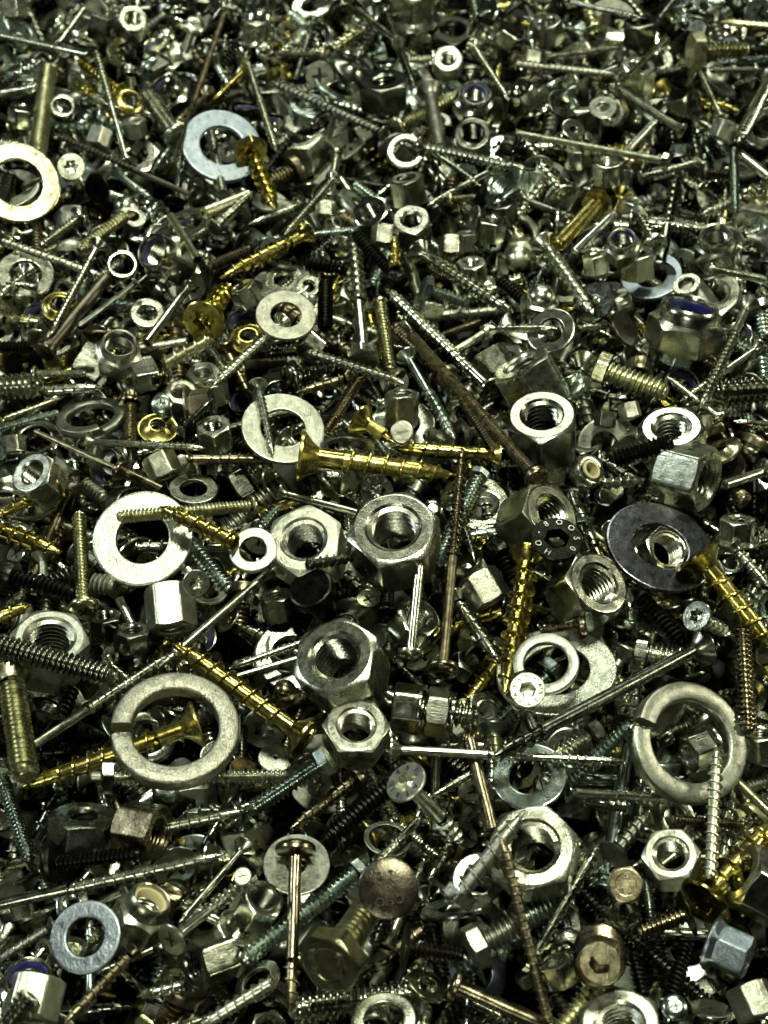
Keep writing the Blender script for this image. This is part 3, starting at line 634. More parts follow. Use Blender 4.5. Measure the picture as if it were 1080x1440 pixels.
# --- lower band
F('grain', 247, 1027, 173, .87, 92, .67, .15, 'biggest split lock washer, pale and grainy, lower left', 'big pale lock washer', kind='split', start=186, L=4)
S('W', 'steel', 362, 538, 384, 640, 13, 'csk', 'cross', 2.0, 0, 'thin screw lying across the left side of the upper mottled washer', L=3)
S('W', 'zinc', 424, 466, 372, 486, 15, 'csk', 'torx', 2.1, .2, L=3)
S('W', 'zinc', 40, 382, -6, 420, 16, 'csk', 'cross', 2.0, 0, L=3)
S('W', 'steel', 52, 405, 12, 398, 15, 'csk', 'cross', 2.1, .2, L=3)
S('W', 'steel', 300, 320, 356, 268, 14, 'csk', 'cross', 2.0, .1, L=2)
S('W', 'dark', 250, 610, 300, 560, 15, 'csk', 'cross', 1.9, 0, L=1)
S('W', 'gold', 280, 1017, 30, 1108, 31, 'csk', 'torx', 2.1, .15, 'golden wood screw passing under the big pale lock washer', 'golden screw under washer', L=2, z=(7, 5))
S('W', 'gold', 432, 1038, 242, 904, 33, 'csk', 'torx', 2.0, .12, 'golden wood screw sloping up left above the pale lock washer', 'upper left sloping golden screw', L=3)
S('M', 'dark', -20, 902, 162, 952, 34, None, lab='thick dark threaded rod entering from the left edge', lm='thick dark rod', L=3)
S('M', 'ygold', 14, 948, 36, 1094, 39, 'csk', 'cross', 1.55, 0, 'thick yellowish countersunk machine screw upright at the left edge', 'thick upright machine screw', L=4)
S('M', 'zinc', 142, 1094, 405, 1092, 22, hx, None, 1.9, 0, 'slim hex bolt lying level below the pale lock washer', 'slim level hex bolt', L=2)
N('bronze', 200, 1168, 72, .5, 350, h=.85, hole=.68, lab='brassy hex nut on edge with its mouth to the right', lm='brassy nut on edge', L=2)
S('W', 'steel', 228, 1164, 344, 1140, 24, None, lab='grey pointed screw end right of the brassy nut', L=1)
S('M', 'black', 100, 968, 74, 1040, 26, None)
S('M', 'blue', -2, 1080, 42, 1212, 21, 'pan', 'cross', 1.7, 0, 'blue-green machine screw sloping down the left edge', 'left blue-green screw', L=2)
F('bronze', 345, 1085, 48, .7, 60, .2, .08)
N('dark', 118, 1166, 92, .4, 88, h=.5, hole=.5, lm='flat dark nut', lab='wide dark hex nut left of the brassy nut')
S('M', 'black', 58, 1216, 196, 1200, 22, 'pan', hx, 2.8, 0, 'black round headed bolt under the brassy nut', 'black round headed bolt', L=2)
N('dark', 60, 1010, 50, .5, 60)
N('pale', 501, 1019, 84, .86, 88, h=.6, hole=.62, lab='pale hex nut below the big dark open nut', lm='lower pale nut', L=2, txt=('150', .83, .13, 220, 14))
S('M', 'steel', 552, 994, 672, 1008, 38, hx, None, 1.65, 0, 'short hex bolt carrying a nut and washer, right of the pale nut', 'bolt with fitted nut', L=2, hh=5.2, roll=.22)
S('W', 'zinc', 549, 1054, 884, 1072, 19, 'csk', 'cross', 2.3, .38, 'long bright wood screw lying level, tip pointing right', 'long level bright screw', L=3)
S('W', 'pale', 570, 1099, 652, 1186, 28, 'csk', 'torx', 2.15, .5, 'stamped flat screw head with star recess facing up, lower centre', 'flat stamped head', L=3, z=(17, -1), txt=('S8/ A88\\-', .70, .28, 110, 40))
S('P', 'bronze', 660, 1040, 692, 1166, 18, None, L=2, lab='smooth bronze pin below the long level bright screw')
S('M', 'blue', 464, 1066, 352, 1140, 26, hx, None, 1.6, 0, 'blue-green hex bolt sloping down left, lower centre', 'sloping blue-green bolt', L=2)
S('W', 'bronze', 504, 1092, 408, 1166, 21, 'cyl', None, 1.8, 0, 'bronze wood screw with a cylinder head sloping down left', 'bronze cylinder head screw', L=2)
S('M', 'black', 548, 1104, 456, 1182, 32, None, L=1); F('dark', 450, 1178, 60, .5, 50, .1, .12, L=1)
S('W', 'steel', 428, 902, 322, 940, 14, 'csk', 'cross', 1.5, 0, L=2)
S('P', 'pale', 420, 925, 330, 952, 9, None, L=1)
N('bronze', 400, 972, 40, .5, 100, kind='cap', L=1)
S('W', 'zinc', 668, 1086, 600, 1124, 18, None, L=1)
F('bronze', 664, 1050, 48, .5, 100, .7, .1, L=1)
F('dark', 388, 1066, 52, .8, 90, .12, .08, txt=None)
F('galv', 782, 944, 170, .72, 95, .56, .04, 'very wide thin pale washer right of the downward golden screw', 'wide thin pale washer', L=1)
F('grey', 768, 934, 90, .92, 100, .66, .12, 'grey lock washer lying on the wide thin pale washer', kind='split', start=200, L=2)
S('M', 'pale', 742, 970, 728, 992, 18, 'csk', 'hex', 2.7, 0, 'bright cream stamped screw head on the wide thin washer', 'cream stamped head', L=3, z=(17, 2), txt=('SYYASSYYAS', .74, .27, 120, 36), tm='black')
S('W', 'dark', 988, 908, 690, 1066, 27, 'csk', 'cross', 2.2, .76, 'long dark wood screw with a smooth shaft sloping up right', 'long dark smooth screw', L=3)
F('grey', 968, 1045, 174, .84, 25, .67, .14, 'big dark split lock washer at the right, gap at its left', 'big dark lock washer', kind='split', start=165, L=3)
S('W', 'steel', 640, 700, 668, 790, 13, 'csk', 'cross', 1.9, 0, L=0)
S('W', 'zinc', 150, 930, 210, 985, 16, 'csk', 'cross', 1.8, 0, L=0)
S('W', 'zinc', 330, 1140, 420, 1100, 15, 'csk', 'cross', 1.8, 0, L=0)
S('M', 'zinc', 880, 1000, 860, 950, 24, None, L=0)
S('W', 'zinc', 690, 240, 600, 290, 12, 'csk', 'cross', 1.8, .2, L=1)
S('W', 'steel', 470, 250, 400, 330, 12, 'csk', 'cross', 1.8, .1, L=1)
S('W', 'zinc', 560, 60, 500, 10, 11, 'csk', 'cross', 1.8, .2, L=1)
S('W', 'steel', 900, 250, 990, 225, 12, 'csk', 'cross', 1.8, .2, L=1)
S('W', 'zinc', 420, 290, 350, 315, 12, 'csk', 'cross', 1.8, 0, L=1)
N('zinc', 985, 1056, 52, .45, 200, h=.8, kind='flange', lab='flange nut seen through the big dark lock washer', L=1)
S('W', 'pale', 998, 1238, 1008, 1050, 22, None, tip='point', lab='pale wood screw tip up over the big dark lock washer', lm='pale upright screw tip', L=5)
S('M', 'bronze', 1044, 888, 1052, 1030, 26, None, lab='dark bronze threaded rod standing at the right edge', lm='right bronze rod', L=4)
S('M', 'blue', 802, 1102, 888, 1018, 24, None, lab='blue-green threaded rod under the long dark smooth screw', lm='lower blue-green rod', L=2)
F('blue', 745, 1092, 106, .85, 100, .56, .07, 'blue-green flat washer below the long level bright screw', 'blue-green washer', L=2)
S('W', 'zinc', 798, 1114, 972, 1124, 20, 'csk', 'cross', 1.5, .32, 'bright burred wood screw lying level under the lock washer', L=2)
N('pale', 748, 1190, 114, .93, 100, h=.65, hole=.63, lab='biggest pale hex nut facing up in the lower right', lm='biggest pale nut', L=3, roll=10)
S('M', 'zinc', 890, 916, 958, 928, 32, hx, None, 1.45, 0, L=1)
S('M', 'zinc', 842, 1030, 776, 1068, 34, hx, None, 1.4, 0, L=1)
S('M', 'bronze', 950, 1152, 1045, 1160, 16, None, L=1); S('M', 'bronze', 880, 1138, 820, 1130, 12, None, L=1)
S('W', 'grey', 862, 1204, 914, 1138, 23, 'dome', None, 2.1, 0, 'dull grey round headed screw between the two lower right nuts', 'dull round headed screw', L=4)
N('pale', 943, 1200, 72, .92, 95, h=.7, hole=.66, lab='small pale hex nut facing up near the lower right', lm='lower right pale nut', L=3, txt=('121', .83, .13, 100, 14))
S('P', 'ygold', 1038, 1100, 1090, 1150, 14, None, L=2)
N('zinc', 1072, 1046, 50, .5, 90); 
# --- bottom band
S('W', 'steel', -30, 1278, 314, 1202, 24, 'csk', 'cross', 1.6, .34, 'long grey wood screw entering from the lower left edge', 'long lower left screw', L=4)
F('skyw', 121, 1318, 100, .95, 150, .54, .1, 'blue-grey flat washer facing up in the lower left', 'lower blue-grey washer', L=4)
N('zinc', 40, 1368, 76, .75, 95, kind='lock', ny='nyblue', hole=.66, h=.8, lab='lock nut with dark blue nylon in the lower left corner', lm='corner lock nut', L=2)
N('pale', 48, 1405, 72, -.2, 80, h=.8, roll=0, lab='pale hex nut on edge over the corner lock nut', L=3)
S('M', 'zinc', 44, 1400, 6, 1450, 38, None, L=3)
N('steel', 214, 1262, 72, .62, 60, kind='lock', ny='nycream', hole=.6, h=.95, lab='lock nut with cream nylon below the long lower left screw', lm='cream lock nut', L=2)
S('P', 'steel', 180, 1250, 138, 1272, 14, 'csk', None, 2.2, 1, L=3)
S('W', 'steel', 345, 1190, 252, 1298, 15, 'csk', 'slot', 2.4, .9, 'slim smooth screw with a ribbed flat head, lower left', 'slim ribbed head screw', L=3)
S('W', 'zinc', 240, 1322, 350, 1236, 22, 'csk', 'cross', 2.1, .4, 'bright screw with cross recess head facing up, lower left', 'cross recess head', L=4, z=(14, 5))
S('W', 'bronze', 190, 1336, 90, 1440, 21, 'csk', 'cross', 1.4, 0, 'bronze wood screw sloping down left near the bottom', 'bottom bronze screw', L=3)
S('W', 'grey', 78, 1300, -6, 1352, 18, 'csk', 'cross', 1.6, 0, L=2)
N('dark', 296, 1348, 66, .5, 200, h=.9, L=2, lab='dark hex nut on edge right of the cross recess head', lm='dark nut on edge'); N('zinc', 336, 1304, 62, .7, 60, L=1)
S('M', 'grey', 341, 1232, 346, 1250, 14, 'cyl', 'slot', 1.8, 0, L=4, z=(16, 4))
S('W', 'zinc', 262, 1386, 192, 1402, 26, None, lab='short bright pointed screw tip near the bottom', L=2)
S('W', 'pale', 384, 1380, 276, 1448, 24, None, L=3); F('zinc', 362, 1380, 70, .6, 130, .6, .1, L=2)
F('grey', 417, 1216, 94, .88, 90, .3, .05, 'dark washer behind the pan headed bronze screw', 'washer behind bronze head', L=2)
S('W', 'bronze', 416, 1182, 408, 1430, 25, 'pan', 'cross', 2.4, .66, 'tall bronze screw with a rounded head standing head up', 'tall bronze screw', L=5)
S('M', 'brown', 546, 1249, 553, 1258, 22, 'dome', None, 3.75, 0, 'round bronze carriage bolt head stamped with letters, bottom centre', 'bronze carriage bolt head', L=4, z=(18, 2), txt2=[('2', -.22, .42, .34), ('7', .16, .42, .34), ('J', -.62, -.42, .40), ('O', -.33, -.42, .40), ('H', -.02, -.42, .40), ('O', .30, -.42, .40)])
S('M', 'ygold', 462, 1358, 524, 1268, 46, hx, None, 1.75, 0, 'yellowish hex bolt with stamped head facing the viewer, bottom centre', 'stamped hex bolt', L=3, z=(17, 7), txt2=[('8', -.55, .36, .5), ('.', -.62, .05, .5), ('8', -.55, -.30, .5), ('1', .45, -.32, .5), ('7', .45, .25, .5)])
S('M', 'zinc', 590, 1396, 408, 1420, 42, None, lab='fat bright threaded bolt end lying at the bottom edge', lm='fat bottom bolt', L=4)
F('steel', 540, 1436, 92, .8, 95, .6, .14, 'thick steel ring at the bottom edge', L=5)
S('M', 'blue', 508, 1222, 340, 1352, 27, hx, None, 1.4, 0, 'green tinted machine bolt passing behind the tall bronze screw', L=3)
S('M', 'brown', 566, 1332, 650, 1344, 24, 'dome', None, 3.0, 0, 'dark brown screw with its wide head on edge, bottom centre', 'brown screw on edge', L=2)
S('W', 'grey', 640, 1268, 738, 1140, 34, hx, None, 1.3, 0, 'coarse grey lag screw sloping up right in the lower centre', 'coarse lag screw', L=4)
F('blue', 642, 1276, 104, .25, 100, .6, .06, L=3)
S('M', 'grey', 660, 1336, 736, 1296, 36, hx, None, 1.6, 0, 'dark grey hex bolt with square looking head, lower centre', 'dark hex bolt', L=3)
S('P', 'bronze', 632, 1382, 790, 1452, 22, 'pan', 'cross', 2.1, 1, 'smooth bronze pan headed screw at the bottom edge', 'bottom bronze pan screw', L=4)
F('ygold', 600, 1386, 60, .6, 60, .5, .12, L=2); S('W', 'zinc', 592, 1150, 512, 1232, 18, 'csk', 'cross', 1.4, .4, L=2)
F('dark', 545, 1180, 70, .7, 80, .75, .06)
S('W', 'bronze', 776, 1452, 704, 1176, 20, 'csk', 'cross', 1.6, 0, 'long thin bronze wood screw upright in the lower right', 'long thin bronze screw', L=4)
S('W', 'zinc', 750, 1345, 842, 1188, 21, 'csk', 'cross', 1.2, 0, 'bright burred wood screw leaning right in the lower right', L=3)
S('M', 'bronze', 880, 1244, 878, 1252, 20, hx, None, 2.3, 0, 'small bronze hex bolt head stamped with letters, facing up', 'stamped bronze hex head', L=2, z=(10, -2), txt2=[('M', -.35, -.25, .5), ('S', .15, .5, .45), ('8', .35, .0, .5), ('8', .12, -.32, .5)])
S('M', 'bronze', 844, 1354, 842, 1330, 74, None, lab='thick bronze set screw with hex socket facing the viewer', lm='thick bronze set screw', L=3, z=(14, 6))
S('M', 'bronze', 970, 1284, 898, 1312, 24, 'dome', None, 2.7, 0, 'bronze round headed screw seen from the side, lower right', L=3)
S('W', 'gold', 990, 1272, 1092, 1150, 36, 'csk', 'torx', 2.0, .1, 'thick golden wood screw pointing up right at the right edge', 'lower right golden screw', L=3)
N('zinc', 1074, 1246, 90, .45, 150, h=.9, lm='corner right nut', lab='large steel hex nut cut by the right edge', L=3)
N('skyw', 1026, 1336, 58, .15, 335, kind='flange', h=1.0, roll=0, lab='flange nut with a bluish face near the right edge', lm='bluish flange nut', L=3)
N('grey', 1058, 1408, 58, -.1, 110, roll=0, L=3)
S('M', 'blue', 950, 1414, 940, 1436, 16, 'pan', 'cross', 2.3, 0, 'blue-grey pan head with cross recess at the bottom edge', L=3, z=(14, 6))
N('pale', 872, 1440, 108, .85, 95, h=.7, hole=.6, lab='large pale hex nut cut by the bottom edge', lm='bottom pale nut', L=4)
S('M', 'ygold', 850, 1376, 782, 1456, 33, None, L=2)
S('M', 'blue', 724, 1302, 800, 1252, 34, None, L=2); S('M', 'blue', 908, 1240, 916, 1292, 15, None, tip='point', L=2)
S('M', 'black', 966, 1326, 942, 1408, 24, None, L=1); N('zinc', 786, 1368, 44, .4, 110, L=1)
S('M', 'black', 905, 1400, 890, 1340, 22, None, L=0); N('zinc', 372, 1262, 56, .75, 60, hole=.7, L=1)
F('zinc', 1000, 1420, 60, .4, 80, .2, .1, L=1)
# ------------------------------------------------------------------ settle the singled-out fasteners
def framex(n, roll=0.0):
    n = n/np.linalg.norm(n); x = RGT-n*(RGT@n)
    if np.linalg.norm(x) < .3: x = -UPV+n*(UPV@n)
    x /= np.linalg.norm(x); y = np.cross(n, x); c, s_ = math.cos(roll), math.sin(roll)
    return np.stack([x*c+y*s_, -x*s_+y*c, n], 1)
def screw_name(style, head):
    if style == 'W': return ('lag_bolt', 'lag bolt') if head == 'hex' else ('wood_screw', 'wood screw')
    if style == 'P': return ('pin', 'pin') if head is None else ('smooth_screw', 'screw')
    return {'hex': ('hex_bolt', 'hex bolt'), 'flange': ('hex_bolt', 'hex bolt'), 'socket': ('socket_screw', 'socket screw'), None: ('threaded_rod', 'threaded rod'),
            'dome': ('carriage_bolt', 'bolt')}.get(head, ('machine_screw', 'machine screw'))
NN = {'hex': ('hex_nut', 'nut'), 'lock': ('lock_nut', 'lock nut'), 'flange': ('flange_nut', 'flange nut'), 'cap': ('cap_nut', 'cap nut')}
FN = {'flat': ('flat_washer', 'washer'), 'split': ('split_lock_washer', 'lock washer'), 'dished': ('dished_washer', 'washer')}
H2 = [h for _, h in sorted(enumerate(H), key=lambda e: (e[1][1], e[0]))]
for typ, Lv, k in H2:
    if k.get('on'):
        hst = [kk for _, _, kk in H2 if kk['lm'] == k['on'][0]][0]; P = hst['P']+(hst['Q']-hst['P'])*k['on'][1]
        mpp = unproj(*proj(P)[:2], P[2])[1]; wd = k['w']*mpp
        sp = nut_spec(wd, wd*k['h'], k['hole'], k['kind']) if typ == 'N' else washer_spec(wd, k['hole'], wd*k['h'], k['kind'], rise=0)
        k['spec'] = sp; nm = (NN if typ == 'N' else FN)[k['kind']]; px_ = proj(P)
        e = place(sp, hst['R'], P, k['mat'], nm[0], nm[1], k=k, px=(float(px_[0]), float(px_[1]))); e['hero'] = True; stamp(e, T=T, U=U); continue
    cap = 9+Lv*2.6
    if typ == 'S':
        zf = k['z']; z1 = z2 = 5.0
        if k['mat'] == 'gold' and k['style'] == 'W': k['d'] *= 1.14; k['hd'] = max(1.2, k['hd']*.92)
        if zf: z1, z2 = zf
        for it in range(3):
            P, s1, _ = unproj(*k['a'], z1); Q, s2, _ = unproj(*k['b'], z2); mpp = (s1+s2)/2
            d = k['d']*mpp; Ln = float(np.linalg.norm(P-Q))
            if it < 2:
                n = max(4, int(Ln/1.0)); rr = np.full(n, d/2*.95)
                if k['head']: rr[:max(1, int(n*(.12 if k['head'] == 'csk' else .1)))] = d*k['hd']/2*.8
                if not zf:
                    z1, z2 = rest_line(T, P[:2], Q[:2], rr); lo = d/2-1
                    z1 = min(max(z1, lo), cap+2); z2 = min(max(z2, lo), cap+2)
        k['spec'] = screw_spec(k['style'], Ln, d, k['head'], d*k['hd'], k['drive'], k['sh'], hh=k.get('hh'), tip=k.get('tip'), seg=20 if d > 2.5 else 16)
        R = framex((P-Q), k['roll'] if 'roll' in k else rnd.uniform(0, 6.28) if not (zf and (k.get('txt') or k.get('txt2') or k['drive'])) else 0.15)
        nm = screw_name(k['style'], k['head']); e = place(k['spec'], R, P, k['mat'], nm[0], nm[1], k=k, px=((k['a'][0]+k['b'][0])/2, (k['a'][1]+k['b'][1])/2))
    else:
        px, py = k['c']; P, mpp, ray = unproj(px, py, 6.0)
        if k['ratio'] is None: n = np.array([0, 0, 1.0])
        else:
            r_, a_ = k['ratio'], math.radians(k['an']); bx = RGT-ray*(RGT@ray); bx /= np.linalg.norm(bx); by = np.cross(-ray, bx); by = -by if by@UPV < 0 else by
            sn = math.sqrt(1-r_*r_); n = bx*math.cos(a_)*sn+by*math.sin(a_)*sn-ray*r_
        if k.get('aim'):
            ld = np.array([30.0+k['aim'], 30.0, 850.0])-P; ld /= np.linalg.norm(ld); n = ld-ray
        R = framex(n, math.radians(k['roll']) if 'roll' in k else (rnd.uniform(0, 6.28) if (typ == 'N' and k['kind'] != 'x' and not k.get('txt')) else 0.0))
        zc = k['z'] if k['z'] is not None else 6.0
        for it in range(3):
            P, mpp, _ = unproj(px, py, zc); wd = k['w']*mpp; h = k['h']*wd
            if it == 0:
                if typ == 'N': sp = nut_spec(wd, h, k['hole'], k['kind'], k.get('ny', 'nyblue'))
                else: sp = washer_spec(wd, k['hole'], h, k['kind'], rise=h*.55, start=k.get('start', 0))
            off = -n*h/2 if (typ == 'N' and k['ratio'] > .6) else 0*n
            if k['z'] is None and it < 2:
                c = sp.cloud@R.T; q = c+P+off; i, j = cells(q); need = np.sort(T[i, j]-(c+off)[:, 2])
                zc = min(need[int(len(need)*(.95 if k['ratio'] > .55 else .7))], cap)
        k['spec'] = sp; nm = (NN if typ == 'N' else FN)[k['kind']]
        if k.get('liner'): nm = ('bushing', 'bushing')
        e = place(sp, R, P+off, k['mat'], nm[0], nm[1], k=k, px=(px, py))
    e['hero'] = True; stamp(e, T=T, U=U); k['P'] = P; k['Q'] = Q if typ == 'S' else None; k['R'] = R
NH = len(ALL)

# ------------------------------------------------------------------ the rest of the heap, laid under and around them
LIB = []
def lib(w, *a): LIB.append((w,)+a)
rs = random.Random(11)
for L_, d_ in ((16, 3), (22, 3.4), (30, 3.8), (38, 4.2), (26, 4.6), (13, 3.4), (45, 4.0), (20, 2.6)):
    lib(8.5, ('S', 'W', L_, d_, 'csk', d_*2.0, rs.choice(['cross', 'torx']), rs.choice([0, .25, .4])), ['zinc', 'zinc', 'zinc', 'steel', 'gold', 'grey', 'bronze', 'ygold', 'steel', 'blue'])
for L_, d_, hd in ((12, 3, 'pan'), (18, 3.8, 'csk'), (26, 4, 'pan'), (34, 3.2, 'csk'), (10, 4.5, 'cyl'), (22, 5, 'pan'), (30, 2.4, 'cyl')):
    lib(3.6, ('S', 'M', L_, d_, hd, d_*1.85, rs.choice(['cross', 'slot', 'torx']), 0), ['zinc', 'blue', 'steel', 'zinc', 'bronze', 'ygold', 'grey', 'black'])
for L_, d_ in ((16, 5), (24, 6), (20, 4)):
    lib(2.6, ('S', 'M', L_, d_, 'hex', d_*1.7, None, 0), ['zinc', 'blue', 'steel', 'dark'])
for L_, d_ in ((16, 4), (22, 5)):
    lib(2.2, ('S', 'M', L_, d_, 'socket', d_*1.6, 'hex', 0), ['black', 'black', 'bronze', 'brown'])
for L_, d_ in ((9, 5), (18, 4), (26, 5)):
    lib(1.3, ('S', 'M', L_, d_, None, d_, None, 0), ['zinc', 'bronze', 'black', 'blue'])
for L_, d_ in ((22, 2), (30, 2.6)):
    lib(2.0, ('S', 'P', L_, d_, 'csk', d_*2.2, 'cross', 1), ['zinc', 'steel', 'bronze'])
for af, h in ((5.5, .8), (7, .75), (8, .8), (10, .78), (12.5, .75)):
    lib(4.6, ('N', 'hex', af, h, .58), ['zinc', 'pale', 'steel', 'dark', 'grey', 'zinc'])
for af in (7, 9.5, 11): lib(2.6, ('N', 'lock', af, .95, .66), ['zinc', 'steel', 'pale'])
lib(2.4, ('N', 'flange', 8, .8, .6), ['zinc', 'steel']); lib(2.4, ('N', 'cap', 8, 1.0, .6), ['zinc', 'pale'])
for od, hl in ((7, .5), (9, .55), (12, .5), (15, .52)): lib(2.6, ('F', 'flat', od, hl, .09), ['galv', 'pale', 'grey', 'zinc', 'dark', 'skyw'])
for od in (8, 11): lib(2.0, ('F', 'split', od, .62, .14), ['steel', 'galv', 'grey'])
lib(1.6, ('F', 'dished', 9, .45, .1), ['zinc', 'gold', 'bronze'])
SPC = {}
def libspec(a):
    if a not in SPC:
        if a[0] == 'S': SPC[a] = screw_spec(a[1], a[2], a[3], a[4], a[5], a[6], a[7], seg=14)
        elif a[0] == 'N': SPC[a] = nut_spec(a[2], a[2]*a[3], a[4], a[1], rs.choice(['nydark', 'nydark', 'nycream']))
        else: SPC[a] = washer_spec(a[2], a[3], a[2]*a[4], a[1], rise=a[2]*.08)
    return SPC[a]
Fm = smooth_noise(9, 2.0, 18)-14.5
CAPM = smooth_noise(5, 3.2, 22)+smooth_noise(15, 2.2, 9)+np.interp(np.arange(GH)+Y0, [-110, -20, 60, 200], [-6.0, -5.2, -3.6, -2.6])[None, :]
wts = [l[0] for l in LIB]; fr = random.Random(21)
NF = 3050
for n_ in range(NF):
    y = -142+(234+142)*fr.random(); dep = (np.array([0, y, 0])-CAMP)@FWD; hw = dep*math.tan(HALF)*.75+34; x = fr.uniform(-hw, hw)
    l = fr.choices(LIB, wts)[0]; a = l[1]; sp = libspec(a); mat = fr.choice(l[2]) if fr.random() < .52 else fr.choice(['dark', 'steel', 'black', 'dark', 'grey', 'dark', 'blue'])  # extra share of dark metals puts the shade of the gaps into the colour
    if fr.random() < (.30 if y < 0 else .16): continue; last = n_ > NF*.45
    if a[0] == 'S':
        th = fr.uniform(0, 2*PI); Ln = sp.L
        pit = 0.0 if fr.random() < .7 else fr.uniform(.35, 1.1)      # some stand steeply, head up
        hl = Ln*math.cos(pit)/2; dx = np.array([math.cos(th), math.sin(th)])*hl; c = np.array([x, y]); rr = sp.ax[1]
        if pit == 0:
            z1, z2 = rest_line(Fm, c-dx, c+dx, rr, maxslope=.5)
        else:
            i, j = cells(np.array([[x, y, 0]])); zc = Fm[i[0], j[0]]+sp.d; z1 = zc+Ln*math.sin(pit)*.5; z2 = zc-Ln*math.sin(pit)*.5
        P = np.array([*(c-dx), z1]); Q = np.array([*(c+dx), z2]); R = framex(P-Q, fr.uniform(0, 6.28)); t = P
        nm = screw_name(a[1], a[4])
    else:
        tilt = fr.random()**1.2*(1.35 if a[0] == 'N' else .75); th = fr.uniform(0, 2*PI)
        n = np.array([math.sin(tilt)*math.cos(th), math.sin(tilt)*math.sin(th), math.cos(tilt)]); R = framex(n, fr.uniform(0, 6.28)); q = sp.cloud@R.T
        i, j = cells(q+np.array([x, y, 0])); need = np.sort(Fm[i, j]-q[:, 2]); t = np.array([x, y, need[int(len(need)*.8)]])
        nm = NN[a[1]] if a[0] == 'N' else FN[a[1]]
    q = sp.cloud@R.T+t; i, j = cells(q)
    push = max(float(np.max(q[:, 2]-U[i, j])), float(np.max(q[:, 2])-(CAPM[int(np.clip(x-X0, 0, GW-1)), int(np.clip(y-Y0, 0, GH-1))]+fr.uniform(-2, 3)+2.5)), 0)
    t = t-np.array([0, 0, push])
    if t[2] < -24: continue
    px, py, _ = proj(t if a[0] != 'S' else (P+Q)/2-np.array([0, 0, push]))
    e = place(sp, R, t, mat, nm[0], nm[1], px=(float(px), float(py)), key=a); e['hero'] = False
    stamp(e, T=Fm)
# which ones can be seen: a coarse depth picture of the point clouds
BW, BH, BS = 216, 288, 5.0
ids = []; zz = []; cc = []
for n_, e in enumerate(ALL):
    q = e['spec'].cloud@e['R'].T+e['t']; x, y, dp = proj(q); i = (x/BS).astype(int); j = (y/BS).astype(int)
    ok = (i >= 0) & (i < BW) & (j >= 0) & (j < BH); cc.append((j*BW+i)[ok]); zz.append(dp[ok]); ids.append(np.full(ok.sum(), n_))
    e['inframe'] = ok.mean()
cc = np.concatenate(cc); zz = np.concatenate(zz); ids = np.concatenate(ids); o = np.argsort(-zz, kind='stable')
buf = np.full(BW*BH, -1); buf[cc[o]] = ids[o]
vis = np.bincount(buf[buf >= 0], minlength=len(ALL))
for n_, e in enumerate(ALL): e['vis'] = int(vis[n_])
keep = [e for e in ALL if e['hero']]; deep = []
cnt = {}
for e in keep: cnt[e['name']] = cnt.get(e['name'], 0)+1
for e in sorted([e for e in ALL if not e['hero']], key=lambda e: -e['vis']):
    if e['vis'] >= 3 and cnt.get(e['name'], 0) < 290: keep.append(e); cnt[e['name']] = cnt.get(e['name'], 0)+1
    elif e['vis'] >= 1 or e['inframe'] < .5 or e['t'][2] < -9: deep.append(e)
print('things', len(keep), 'deep', len(deep), cnt)

# ------------------------------------------------------------------ build them
MESH = {}
def build(e, label, group):
    sp = e['spec']; k = e.get('k') or {}; key = id(sp)
    if key not in MESH:
        MESH[key] = [(p[0], p[1].mesh(e['name'] if getattr(sp, 'single', 0) else p[0]), p[2] if len(p) > 2 else None) for p in sp.parts]
    M = Matrix([[*(e['R'][r]), e['t'][r]*MM] for r in range(3)]+[[0, 0, 0, 1]])
    if getattr(sp, 'single', False) and not k.get('liner'):
        root = linkmesh(e['name'], MESH[key][0][1], e['mat'])
    else:
        root = bpy.data.objects.new(e['name'], None); root.empty_display_size = .002
    C.objects.link(root); root.matrix_world = M
    root['label'] = label; root['category'] = e['cat']
    if group: root['group'] = group
    if root.type == 'EMPTY':
        for nm, me, mt in MESH[key]:
            o = linkmesh(nm if nm != 'washer' else 'sleeve', me, mt or e['mat'], root); C.objects.link(o)
            if nm == 'head': head = o
            if nm == 'body': head = o
        tm = k.get('tm', {'black': 'pale', 'dark': 'pale', 'ygold': 'pale', 'bronze': 'ygold', 'zinc': 'dark', 'pale': 'dark', 'grey': 'pale'}.get(e['mat'], e['mat']))
        it = None
        if k.get('txt'):
            s, rf, sf, a0, st = k['txt']
            Rr = sp.Rh if hasattr(sp, 'Rh') else sp.d/2; z = .0 if hasattr(sp, 'Rh') else sp.h/2
            it = ringtext(s, Rr*rf, Rr*sf*1.25, a0, st, z+.01)
        if k.get('txt2'):
            Rr = sp.Rh; it = [(c, x*Rr, y*Rr, s*Rr, 0, (.05-.104*math.hypot(x, y)**3)*Rr if k['head'] == 'dome' else .035*Rr) for c, x, y, s in k['txt2']]
        if it:
            o = linkmesh('lettering', lettering(it), tm, head); C.objects.link(o)
        if k.get('liner'):
            mb = MB(); ro = sp.d/2*.58; A = ang(40); lathe(mb, [(ro, sp.h*.45), (ro, sp.h*.53), (ro*.74, sp.h*.53), (ro*.72, -sp.h*.45)], A)
            o = linkmesh('plastic_liner', mb.mesh('plastic_liner'), 'nycream', root); C.objects.link(o)
    return root

